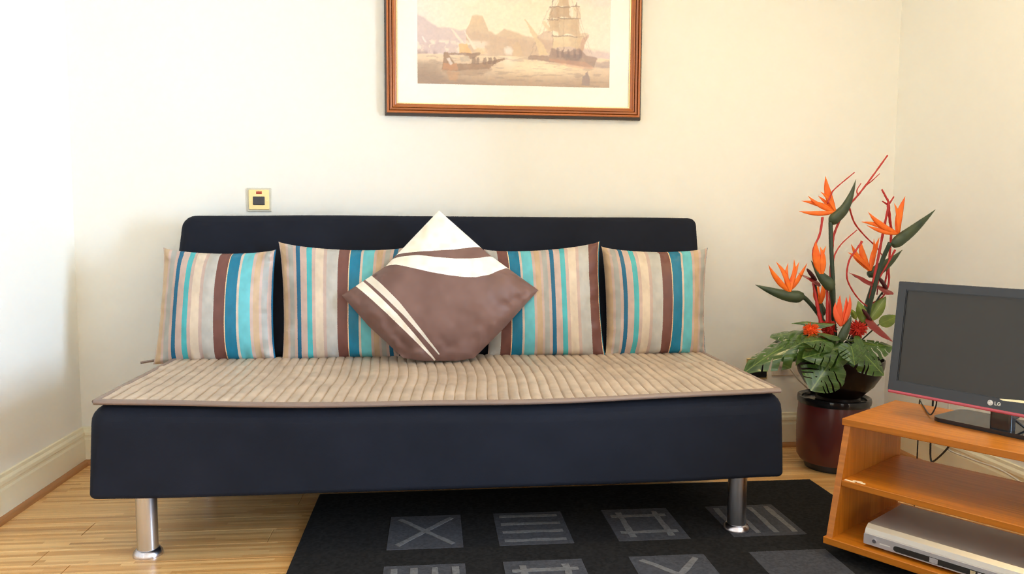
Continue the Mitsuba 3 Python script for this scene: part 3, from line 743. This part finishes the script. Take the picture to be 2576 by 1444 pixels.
FLOWERS = [
 ([(1.558,-0.32,0.575),(1.553,-0.313,0.71),(1.541,-0.307,0.872),(1.538,-0.3,0.973)] ,[(1.54,-0.3,0.969),(1.557,-0.3,0.99),(1.591,-0.3,1.023),(1.617,-0.3,1.077),(1.635,-0.3,1.138)] ,(1.555,-0.3,1.013) ,[(1.506,-0.312,1.142,1.3),(1.492,-0.306,1.086,0.8),(1.447,-0.3,1.071,0.8),(1.427,-0.294,1.052,0.9),(1.421,-0.288,1.014,0.9),(1.496,-0.282,1.072,0.7)] ),
 ([(1.685,-0.32,0.567),(1.687,-0.347,0.658),(1.709,-0.373,0.815),(1.724,-0.4,0.895)] ,[(1.735,-0.4,0.885),(1.765,-0.4,0.908),(1.809,-0.4,0.941),(1.856,-0.4,0.981),(1.901,-0.4,1.022)] ,(1.76,-0.39,0.929) ,[(1.774,-0.402,1.064,1.2),(1.737,-0.396,1.039,1.1),(1.643,-0.39,1.007,1),(1.622,-0.384,0.972,0.9),(1.647,-0.378,0.959,0.8),(1.783,-0.372,1.046,0.7)] ),
 ([(1.524,-0.32,0.568),(1.476,-0.333,0.628),(1.433,-0.347,0.67),(1.397,-0.36,0.695)] ,[(1.408,-0.36,0.691),(1.377,-0.36,0.688),(1.328,-0.36,0.695),(1.265,-0.36,0.715),(1.215,-0.36,0.734)] ,(1.347,-0.37,0.708) ,[(1.259,-0.382,0.805,1),(1.29,-0.376,0.816,1),(1.338,-0.37,0.811,0.8),(1.363,-0.364,0.824,1),(1.385,-0.358,0.814,0.9),(1.419,-0.352,0.81,1)] ),
 ([(1.663,-0.32,0.574),(1.713,-0.29,0.673),(1.756,-0.26,0.753)] ,[(1.726,-0.26,0.764),(1.762,-0.26,0.781),(1.798,-0.26,0.805),(1.833,-0.26,0.833),(1.865,-0.26,0.864)] ,(1.727,-0.27,0.782) ,[(1.64,-0.282,0.882,1),(1.632,-0.276,0.851,0.9),(1.685,-0.27,0.897,1.2),(1.74,-0.264,0.902,1),(1.766,-0.258,0.907,1),(1.666,-0.252,0.833,0.8)] ),
 ([(1.556,-0.32,0.575),(1.535,-0.35,0.646),(1.507,-0.38,0.722)] ,[(1.511,-0.38,0.716),(1.496,-0.38,0.739),(1.474,-0.38,0.759),(1.449,-0.38,0.788),(1.423,-0.38,0.827)] ,(1.461,-0.39,0.776) ,[(1.429,-0.402,0.894,1.5),(1.449,-0.396,0.874,1.3),(1.474,-0.39,0.877,0.9),(1.468,-0.384,0.854,1.1)] ),
 ([(1.581,-0.32,0.492),(1.556,-0.38,0.535),(1.535,-0.44,0.584)] ,[(1.516,-0.44,0.525),(1.529,-0.44,0.551),(1.54,-0.44,0.577),(1.551,-0.44,0.6),(1.558,-0.44,0.626)] ,(1.53,-0.43,0.583) ,[(1.51,-0.442,0.695,1.1),(1.55,-0.436,0.696,1.1),(1.5,-0.43,0.668,1.2),(1.543,-0.424,0.687,1.3),(1.568,-0.418,0.653,1),(1.519,-0.412,0.679,1)] ),
 ([(1.514,-0.32,0.568),(1.518,-0.295,0.606),(1.524,-0.27,0.644)] ,[(1.535,-0.27,0.603),(1.531,-0.27,0.624),(1.527,-0.27,0.637),(1.518,-0.27,0.665),(1.513,-0.27,0.686)] ,(1.517,-0.28,0.652) ,[(1.488,-0.292,0.715,1.1),(1.52,-0.286,0.734,1.2),(1.511,-0.28,0.724,1),(1.49,-0.274,0.707,0.8)] ),
]
TWIGS = [
 ([(1.565,-0.28,0.562),(1.561,-0.278,0.672),(1.559,-0.276,0.775),(1.564,-0.273,0.871),(1.57,-0.271,0.925),(1.596,-0.269,0.987),(1.631,-0.267,1.041),(1.666,-0.264,1.079),(1.715,-0.262,1.141),(1.785,-0.26,1.237)] ,0.0042 ),
 ([(1.666,-0.265,1.079),(1.662,-0.263,1.099),(1.68,-0.26,1.127)] ,0.002 ),
 ([(1.698,-0.262,1.117),(1.728,-0.256,1.138),(1.762,-0.25,1.166)] ,0.0018 ),
 ([(1.507,-0.33,1.045),(1.525,-0.32,1.079),(1.547,-0.31,1.103),(1.628,-0.3,1.166)] ,0.0025 ),
 ([(1.629,-0.27,1.031),(1.658,-0.263,0.97),(1.708,-0.255,0.919),(1.766,-0.247,0.871),(1.817,-0.24,0.808)] ,0.0026 ),
 ([(1.554,-0.3,0.818),(1.568,-0.29,0.851),(1.601,-0.28,0.892),(1.665,-0.27,0.943)] ,0.0025 ),
 ([(1.489,-0.33,0.992),(1.479,-0.332,0.926),(1.456,-0.334,0.873),(1.454,-0.336,0.833),(1.475,-0.338,0.779),(1.508,-0.34,0.712)] ,0.0035 ),
 ([(1.698,-0.3,0.55),(1.71,-0.297,0.639),(1.746,-0.293,0.845),(1.765,-0.29,0.954),(1.781,-0.287,1.042),(1.771,-0.283,1.073),(1.755,-0.28,1.102)] ,0.0045 ),
 ([(1.785,-0.28,1.042),(1.795,-0.28,1.056),(1.807,-0.28,1.075)] ,0.0032 ),
 ([(1.785,-0.28,1.041),(1.772,-0.28,1.049),(1.76,-0.28,1.056)] ,0.003 ),
 ([(1.785,-0.28,1.042),(1.798,-0.275,0.981),(1.809,-0.27,0.926),(1.806,-0.265,0.802),(1.789,-0.26,0.684)] ,0.0045 ),
 ([(1.636,-0.36,0.9),(1.615,-0.357,0.867),(1.591,-0.353,0.827),(1.585,-0.35,0.766),(1.606,-0.347,0.719),(1.645,-0.343,0.672),(1.684,-0.34,0.644)] ,0.003 ),
 ([(1.809,-0.26,0.802),(1.81,-0.267,0.733),(1.784,-0.273,0.679),(1.72,-0.28,0.644)] ,0.0034 ),
 ([(1.485,-0.36,0.58),(1.471,-0.355,0.64),(1.45,-0.35,0.74)] ,0.0065 ),
 ([(1.504,-0.37,0.582),(1.503,-0.365,0.648),(1.5,-0.36,0.734)] ,0.0055 ),
 ([(1.816,-0.29,0.865),(1.783,-0.29,0.803),(1.753,-0.29,0.745),(1.748,-0.29,0.687)] ,0.003 ),
]
ANTH= [((1.468,-0.33,0.749),(1.383,-0.36,0.781),0.05),((1.771,-0.31,0.716),(1.6,-0.33,0.785),0.055),((1.681,-0.36,0.596),(1.759,-0.4,0.516),0.055)]
ANTHSTEM= [[(1.5,-0.3,0.641),(1.482,-0.315,0.71),(1.468,-0.33,0.749)],[(1.71,-0.3,0.598),(1.74,-0.305,0.667),(1.771,-0.31,0.716)],[(1.679,-0.32,0.539),(1.68,-0.34,0.576),(1.681,-0.36,0.596)]]
BALLS= [(1.425,-0.4,0.563),(1.504,-0.38,0.568),(1.62,-0.38,0.562)]
OVAL= [((1.696,-0.33,0.588),(1.757,-0.34,0.686),0.045),((1.665,-0.36,0.579),(1.632,-0.36,0.67),0.036),((1.755,-0.3,0.57),(1.863,-0.27,0.604),0.045),((1.625,-0.36,0.599),(1.6,-0.37,0.638),0.02),((1.508,-0.42,0.588),(1.363,-0.36,0.598),0.03),((1.526,-0.44,0.538),(1.414,-0.47,0.569),0.035)]
MONS= [((1.397,-0.4,0.543),(1.139,-0.46,0.462),0.115),((1.403,-0.36,0.547),(1.284,-0.36,0.555),0.09),((1.474,-0.46,0.457),(1.376,-0.52,0.363),0.14),((1.516,-0.46,0.508),(1.348,-0.5,0.485),0.1),((1.579,-0.44,0.514),(1.683,-0.48,0.405),0.11),((1.59,-0.42,0.514),(1.76,-0.4,0.51),0.1),((1.461,-0.46,0.535),(1.353,-0.5,0.542),0.07),((1.395,-0.42,0.528),(1.262,-0.46,0.478),0.075),((1.538,-0.48,0.518),(1.538,-0.52,0.454),0.08)]

def prof(n, peak=0.35, end=0.06, start=0.35):
    t = np.linspace(0, 1, n)
    return np.where(t < peak, start + (1 - start) * np.sin(np.clip(t / peak, 0, 1) * math.pi / 2), end + (1 - end) * np.cos(np.clip((t - peak) / (1 - peak), 0, 1) * math.pi / 2) ** 1.1)
ORG = np.array([BX, BY, 0.43])
for i, (st, sp, pb, tips) in enumerate(FLOWERS):
    key = FA + '__bird_of_paradise' + ('_%03d' % i if i else '')
    P = catmull([tuple(ORG + (np.array(st[0]) - ORG) * 0.15)] + st, 8)
    put(key + '__stem', tube(P, np.linspace(0.0075, 0.0085, len(P)), 8), 'stem_green', True)
    S = catmull(sp, 6); L = np.linalg.norm(np.diff(S, axis=0), axis=1).sum()
    put(key + '__spathe', tube(S, (0.0235 if L > 0.12 else 0.0175) * prof(len(S), .22, .03, .5), 10, 0.75, (0, 1, 0)), 'spathe_green', True)
    pb = np.array(pb)
    for j, (x, y, z, w) in enumerate(tips):
        tip = np.array([x, y, z]); d = (tip - pb) * 1.05; tip = pb + d
        bow = np.cross(d, (0, 1, 0)) * (0.06 * (-1) ** j); base = pb + 0.004 * np.array([math.sin(j * 2.3), 0.5 * math.cos(j * 2.3), 0])
        Q = catmull([base, base + d * .35 + bow * .8, base + d * .7 + bow * .7, tip], 5)
        put(key + '__petal', tube(Q, 0.0106 * w * prof(len(Q), .38, .04, .42), 8, 0.32, (0.25 * (-1) ** j, 1, 0.1)), 'petal_coral' if i == 5 else 'petal_orange', True)
for i, (pts, r) in enumerate(TWIGS):
    P = catmull(pts, 6)
    rr = 1.35 * r * np.linspace(1.0, 0.55, len(P)) * (1 + 0.14 * np.sin(np.arange(len(P)) * 2.1))
    put(FA + '__twig', tube(P, rr, 7), 'twig_red', True)
labels[FA + '__twig'] = {'label': 'red twisted twig'}

def leaf_mesh(poly, L, W, droop, side, wave, seed, sub=4):
    """poly in unit coordinates (x along the leaf 0..1, y across, half width 0.5)"""
    v, f = trimesh.creation.triangulate_polygon(poly.segmentize(0.09), engine='earcut')
    m = trimesh.Trimesh(np.c_[v, np.zeros(len(v))], f, process=False)
    for _ in range(sub): m = m.subdivide()
    V = np.array(m.vertices); uv = V[:, :2].copy()
    x, y = V[:, 0], V[:, 1]
    z = -droop * x ** 2 - side * y ** 2 * 2 + wave * np.sin(x * 17 + np.abs(y) * 20) * np.abs(y) + (meshkit.noise(np.c_[x * 3, y * 3, x * 0], seed) - .5) * 0.05
    return trimesh.Trimesh(np.c_[x * L, y * W, z * L], m.faces, process=False), uv
def set_leaf(key, m_uv, B, Tp, N, bsdf):
    m, uv = m_uv
    B, Tp, N = (np.array(q, float) for q in (B, Tp, N))
    X = (Tp - B) / np.linalg.norm(Tp - B); Y = np.cross(N, X); Y /= np.linalg.norm(Y); Z = np.cross(X, Y)
    m = m.copy(); m.apply_transform(frame_matrix(B, X, Y, Z))
    return put(key, m, bsdf, True, uv=uv)
def monstera(seed, slits=4):
    r = random.Random(seed)
    half = [(0, 0), (-.10, .10), (-.13, .22), (-.08, .36), (.06, .46), (.24, .50), (.45, .47), (.65, .38), (.82, .25), (.94, .10), (1, 0)]
    h = catmull([(a, b, 0) for a, b in half], 4)[:, :2]
    P = Polygon(np.vstack([h, h[1:-1][::-1] * [1, -1]])).buffer(0)
    cut = []
    for s in (-1, 1):
        for k in range(slits):
            t = 0.10 + 0.72 * (k + r.uniform(.3, .7)) / slits
            a = math.radians(r.uniform(52, 66))
            p0 = np.array([t, s * r.uniform(.10, .17)]); d = np.array([math.cos(a), s * math.sin(a)])
            n = np.array([-d[1], d[0]])
            cut.append(Polygon([p0 - n * .006, p0 + d * .7 - n * .055, p0 + d * .7 + n * .045, p0 + n * .010]))
            if k % 2 == 0: cut.append(affinity.rotate(affinity.scale(Point(t + .05, s * .07).buffer(.02, 6), 1.3, .7), s * 50))
    P = P.difference(unary_union(cut))
    if P.geom_type != 'Polygon': P = max(P.geoms, key=lambda g: g.area)
    return P.simplify(0.004)
MN = [(-.25, -.55, .85), (-.2, -.3, .95), (-.05, -.95, .45), (-.15, -.75, .65), (.15, -.85, .5), (.1, -.5, .85), (-.2, -.7, .7), (-.3, -.8, .5), (.1, -.95, .3)]
for i, (B, Tp, W) in enumerate(MONS):
    L = np.linalg.norm(np.array(Tp) - np.array(B))
    k = set_leaf(FA + '__monstera_leaf', leaf_mesh(monstera(20 + i), L, W * 1.25, .22 if i in (0, 1, 7) else .10, .35, .05, i, 3), B, Tp, MN[i], 'leaf_green')
    P = catmull([tuple(ORG), tuple((ORG + np.array(B)) / 2 + [0, 0, .04]), B], 6)
    put(k + '__stalk', tube(P, 0.0035, 7), 'stem_green', True)
hs = catmull([(0, 0, 0), (.12, .22, 0), (.35, .36, 0), (.6, .34, 0), (.85, .16, 0), (1, 0, 0)], 5)[:, :2]
OVP = Polygon(np.vstack([hs, hs[1:-1][::-1] * [1, -1]])).buffer(0)
for i, (B, Tp, W) in enumerate(OVAL):
    L = np.linalg.norm(np.array(Tp) - np.array(B))
    k = set_leaf(FA + '__oval_leaf', leaf_mesh(OVP, L, W * 1.5, .08, .3, .02, 50 + i, 3), B, Tp, (-.3, -.9, .3) if i < 4 else (0, -.5, .9), 'leaf_olive' if i < 4 else 'leaf_green')
    put(k + '__stalk', tube(catmull([tuple(ORG), tuple((ORG + np.array(B)) / 2), B], 5), 0.003, 6), 'stem_green', True)
hh = catmull([(0, 0, 0), (-.12, .12, 0), (-.10, .32, 0), (.10, .46, 0), (.40, .42, 0), (.72, .24, 0), (1, 0, 0)], 5)[:, :2]
ANP = Polygon(np.vstack([hh, hh[1:-1][::-1] * [1, -1]])).buffer(0)
for i, (B, Tp, W) in enumerate(ANTH):
    key = FA + '__anthurium' + ('_%03d' % i if i else '')
    L = np.linalg.norm(np.array(Tp) - np.array(B))
    set_leaf(key + '__spathe', leaf_mesh(ANP, L, W * 1.9, .05, .2, .02, 70 + i, 3), B, Tp, [(.2, -.35, .9), (.3, -.25, .9), (.4, -.45, .75)][i], 'anthurium_red')
    b = np.array(B)
    put(key + '__spadix', tube(catmull([b, b + [-.02, -.012, .02], b + [-.045, -.02, .045]], 5), [.008] * 4 + [.0075] * 4 + [.006, .005, .002], 8), 'spadix_dark', True)
    put(key + '__stem', tube(catmull(ANTHSTEM[i], 6), .0035, 7), 'stem_green', True)
def fuzz(c, r, seed):
    rg = np.random.default_rng(seed)
    out = [trimesh.creation.icosphere(2, r * .55)]
    D = rg.normal(size=(170, 3)); D /= np.linalg.norm(D, axis=1, keepdims=True)
    for d in D:
        e = d * r * rg.uniform(.85, 1.15)
        out.append(tube(np.array([d * r * .45, e]), [.0022, .0014], 4))
    m = cat(out); m.apply_translation(c); return m
for i, c in enumerate(BALLS): put(FA + '__pincushion_bloom', fuzz(c, .030 if i != 2 else .034, i), 'fuzz_orange' if i == 0 else 'fuzz_red', False)

# ---------------------------------------------------------------- television stand (turned to face the room)
TH = -0.958
U3 = np.array([math.cos(TH), math.sin(TH), 0]); V3 = np.array([-math.sin(TH), math.cos(TH), 0]); Z3 = np.array([0, 0, 1.0])
SM = frame_matrix((1.1095, -1.1165, 0), U3, V3, Z3)          # stand frame: x along the front, y into the depth, z up
SW, SD = 0.77, 0.45
def st_put(key, m, bsdf, smooth=False, wood=True):
    if wood:
        V = np.array(m.vertices); n = m.vertices.shape[0]
        m = trimesh.Trimesh(V[m.faces].reshape(-1, 3), np.arange(len(m.faces) * 3).reshape(-1, 3), process=False)
        fn = np.repeat(np.abs(m.face_normals), 3, axis=0); V = np.array(m.vertices)
        upright_ = fn[:, 0] > 0.7
        uv = np.where(upright_[:, None], V[:, [2, 1]], np.c_[V[:, 0], V[:, 1] + V[:, 2]])
        m.apply_transform(SM)
        return put(key, m, bsdf, False, uv=uv)
    m = m.copy(); m.apply_transform(SM); return put(key, m, bsdf, smooth)
tag('tv_stand', 'orange beech television stand with two open shelves', 'tv stand')
st_put('tv_stand__bottom_board', box((0, 0, .05), (SW, SD, .07), .0015), 'beech_veneer')
st_put('tv_stand__top_board', box((0, .087, .38), (SW, SD, .40), .0015), 'beech_veneer')
st_put('tv_stand__shelf', box((.024, .048, .213), (SW - .024, SD - .02, .231), .0015), 'beech_veneer')
side = Polygon([(.007, .07), (.091, .38), (SD - .003, .38), (SD - .003, .07)])
for x in (.006, SW - .024):
    m = prism(side, .018)
    m.apply_transform(np.array([[0, 0, 1, 0], [1, 0, 0, 0], [0, 1, 0, 0], [0, 0, 0, 1]], float)); m.apply_translation((x, 0, 0))
    trimesh.repair.fix_normals(m)
    st_put('tv_stand__side_panel', m, 'beech_veneer')
for x in (.08, SW - .08):
    for y in (.09, SD - .07):
        p = (SM @ [x, y, 0, 1])[:3]
        z0 = .011 if RX0 < p[0] < RX1 - .02 and RY0 < p[1] < RY1 else 0.0
        c = lathe([(0, -.012), (.019, -.012), (.019, .012), (0, .012)], (0, 0, 0), 20)
        c.apply_transform(trimesh.transformations.rotation_matrix(math.pi / 2, (1, 0, 0))); c.apply_translation((x, y, z0 + .019))
        c = cat([c, box((x - .012, y - .014, z0 + .026), (x + .012, y + .014, .0505), .002)])
        st_put('tv_stand__castor', c, 'black_plastic', 30, False)
rs = random.Random(3)
res = []
for qx, qy, l in ((.045, .056, .030), (.062, .068, .026), (.075, .062, .022)):
    b = box((-l / 2, -.004, 0), (l / 2, .004, .0016), .0005); b.apply_transform(trimesh.transformations.rotation_matrix(rs.uniform(-.3, .6), (0, 0, 1))); b.apply_translation((qx, qy, .2308)); res.append(b)
st_put('tv_stand__tape_residue', cat(res), 'paper_residue', False, False)
labels['tv_stand__tape_residue'] = {'label': 'pale torn tape left on the shelf edge'}

# ---------------------------------------------------------------- disc player on the bottom board
tag('disc_player', 'slim silver disc player on the bottom board of the television stand', 'dvd player')
DX0, DX1, DY0, DY1, DZ0, DZ1 = .106, .536, .026, .270, 0.078, 0.130
pr = Polygon([(DY0, DZ0), (DY0 - .004, DZ0 + .012), (DY0, DZ0 + .032), (DY0 + .006, DZ0 + .043), (DY0 + .020, DZ1), (DY1, DZ1), (DY1, DZ0)]).buffer(.002).buffer(-.002)
m = prism(pr, DX1 - DX0); m.apply_transform(np.array([[0, 0, 1, 0], [1, 0, 0, 0], [0, 1, 0, 0], [0, 0, 0, 1]], float)); m.apply_translation((DX0, 0, 0)); trimesh.repair.fix_normals(m)
st_put('disc_player__case', m, 'silver_plastic', 25, False)
def on_front(poly, d, y=DY0):          # (x, z) outline standing proud of the front by d
    q = prism(poly, d + .004); q.apply_transform(np.array([[1, 0, 0, 0], [0, 0, -1, 0], [0, 1, 0, 0], [0, 0, 0, 1]], float)); q.apply_translation((0, y, 0)); trimesh.repair.fix_normals(q); return q
st_put('disc_player__front_panel', on_front(sbox(DX0 + .002, DZ0 + .003, DX1 - .002, DZ0 + .028).buffer(.002), .0015), 'silver_front', False, False)
st_put('disc_player__window', on_front(LineString([(DX0 + .088, DZ0 + .0125), (DX1 - .03, DZ0 + .0125)]).buffer(.0075), .0028), 'smoked_window', False, False)
st_put('disc_player__power_button', on_front(Point(DX0 + .030, DZ0 + .0155).buffer(.0052), .005), 'chrome', False, False)
st_put('disc_player__tray_badge', on_front(sbox(DX0 + .172, DZ0 + .006, DX0 + .192, DZ0 + .019), .0034), 'silver_front', False, False)
for q, w, mt in ((.268, .012, 'champagne_metal'), (.285, .008, 'silver_front'), (.30, .006, 'silver_front')):
    st_put('disc_player__button', on_front(sbox(DX0 + q, DZ0 + .007, DX0 + q + w, DZ0 + .018), .0036), mt, False, False)
st_put('disc_player__logo_text', on_front(sbox(DX0 + .044, DZ0 + .0115, DX0 + .072, DZ0 + .0145), .0018), 'logo_grey', False, False)
for x in (DX0 + .05, DX1 - .05):
    for y in (DY0 + .035, DY1 - .04):
        f = lathe([(0, .07), (.014, .07), (.016, .0785), (0, .0785)], (x, y, 0), 20)
        st_put('disc_player__foot', f, 'silver_plastic', 30, False)

# ---------------------------------------------------------------- television
TT, TILT = -1.0858, 0.1113
TU = np.array([math.cos(TT), math.sin(TT), 0]); TV = np.array([-math.sin(TT), math.cos(TT), 0])
TUP = Z3 * math.cos(TILT) + TV * math.sin(TILT); TIN = np.cross(TUP, TU) * -1
if TIN @ TV < 0: TIN = -TIN
TM = frame_matrix((1.3404, -1.0303, .4729), TU, TUP, -TIN)    # screen frame: x along, y up, z out of the screen
TBM = frame_matrix((1.3404, -1.0303, 0), TU, TV, Z3)
tag('television', 'black flat television with red lower edge on the beech stand', 'television')
def tv_put(key, m, bsdf, smooth=False, M=TM):
    m = m.copy(); m.apply_transform(M); return put(key, m, bsdf, smooth)
TW, THT = .578, .3238
fr = sbox(0, 0, TW, THT).buffer(-.004).buffer(.004)
hole = sbox(.024, .031, TW - .024, THT - .0225)
f1 = prism(fr.difference(hole), .028); f1.apply_translation((0, 0, -.028))
tv_put('television__bezel', f1, 'bezel_plastic')
lip = prism(hole.buffer(.0005).difference(hole.buffer(-.0025)), .004); lip.apply_translation((0, 0, -.006)); tv_put('television__screen_lip', lip, 'gloss_black')
tv_put('television__screen', box((.023, .030, -.022), (TW - .023, THT - .0215, -.0045)), 'screen_panel')
tv_put('television__back_cover', rbox((.03, .03, -.062), (TW - .03, THT - .03, -.022), .015, 16), 'black_plastic', 40)
tv_put('television__red_edge', rbox((.001, -.006, -.022), (TW - .001, .003, .0022), .0035, 12), 'red_acrylic', 40)
# emblem: pale disc with a cut face, two letters beside it
d = Point(.2825, .0172).buffer(.0068, 24)
cutm = unary_union([Point(.2825, .0172).buffer(.0053, 20).difference(Point(.2825, .0172).buffer(.0045, 20)).difference(sbox(.2825, .0172, .29, .026)),
                    sbox(.2820, .0150, .2828, .0205), sbox(.2820, .0150, .2848, .0157), Point(.2802, .0196).buffer(.0008, 8)])
e = prism(d.difference(cutm), .0012); e.apply_translation((0, 0, -.0002)); tv_put('television__emblem', e, 'logo_grey')
tx = meshkit.text_mesh('LG', .0088, .0012, True); tx.apply_translation((.2922, .0130, -.0002)); tv_put('television__lettering', tx, 'logo_grey')
gs = Polygon([(.3045, .0312), (.312, .0290), (.40, .0340), (.40, .0405), (.33, .0345)]).buffer(.0006)  # warm lamp glint on the lower bezel, modelled as a pale gold strip
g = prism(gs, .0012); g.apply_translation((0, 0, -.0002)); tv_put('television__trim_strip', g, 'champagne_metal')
# pedestal
base = prism(sbox(.110, .036, .468, .215).buffer(-.03).buffer(.03, 12), .011); base.apply_translation((0, 0, .4005))
tv_put('television__stand_base', base, 'gloss_black', False, TBM)
neck = cat([rbox((.262, .046, .405), (.316, .080, .50), .008, 16), box((.262, .058, .44), (.316, .100, .62), .004)])
tv_put('television__neck', neck, 'gloss_black', 35, TBM)

# ---------------------------------------------------------------- cables
tag('black_cable', 'thin black cable dropping behind the television base at its left', 'cable')
put('black_cable', tube(catmull([(1.4393, -1.105, .50), (1.441, -1.110, .46), (1.446, -1.098, .432), (1.450, -1.07, .406), (1.52, -0.93, .4035), (1.56, -.86, .395), (1.575, -.84, .30), (1.60, -.80, .012)], 10), .0019, 7), 'black_plastic', True)
tag('black_cable_001', 'thin black cable trailing behind the television base at its right', 'cable')
put('black_cable_001', tube(catmull([(1.53, -1.215, .47), (1.560, -1.24, .445), (1.60, -1.27, .408), (1.68, -1.18, .4035), (1.74, -1.13, .39), (1.76, -1.11, .2), (1.78, -1.08, .012)], 10), .003, 7), 'black_plastic', True)
tag('white_cable', 'white cable running down along the wall behind the television stand', 'cable')
put('white_cable', tube(catmull([(1.945, -.47, .30), (1.94, -.485, .15), (1.935, -.495, .118), (1.93, -.64, .122), (1.93, -.81, .124), (1.93, -1.1, .06), (1.93, -1.3, .006)], 10), .0035, 7), 'white_cord', True)
tag('black_cable_002', 'short black cable loop against the wall seen through the upper shelf', 'cable')
put('black_cable_002', tube(catmull([(1.93, -.400, .30), (1.93, -.398, .12), (1.932, -.402, .05), (1.932, -.424, .053), (1.93, -.494, .121), (1.935, -.53, .19)], 10), .0035, 7), 'black_plastic', True)
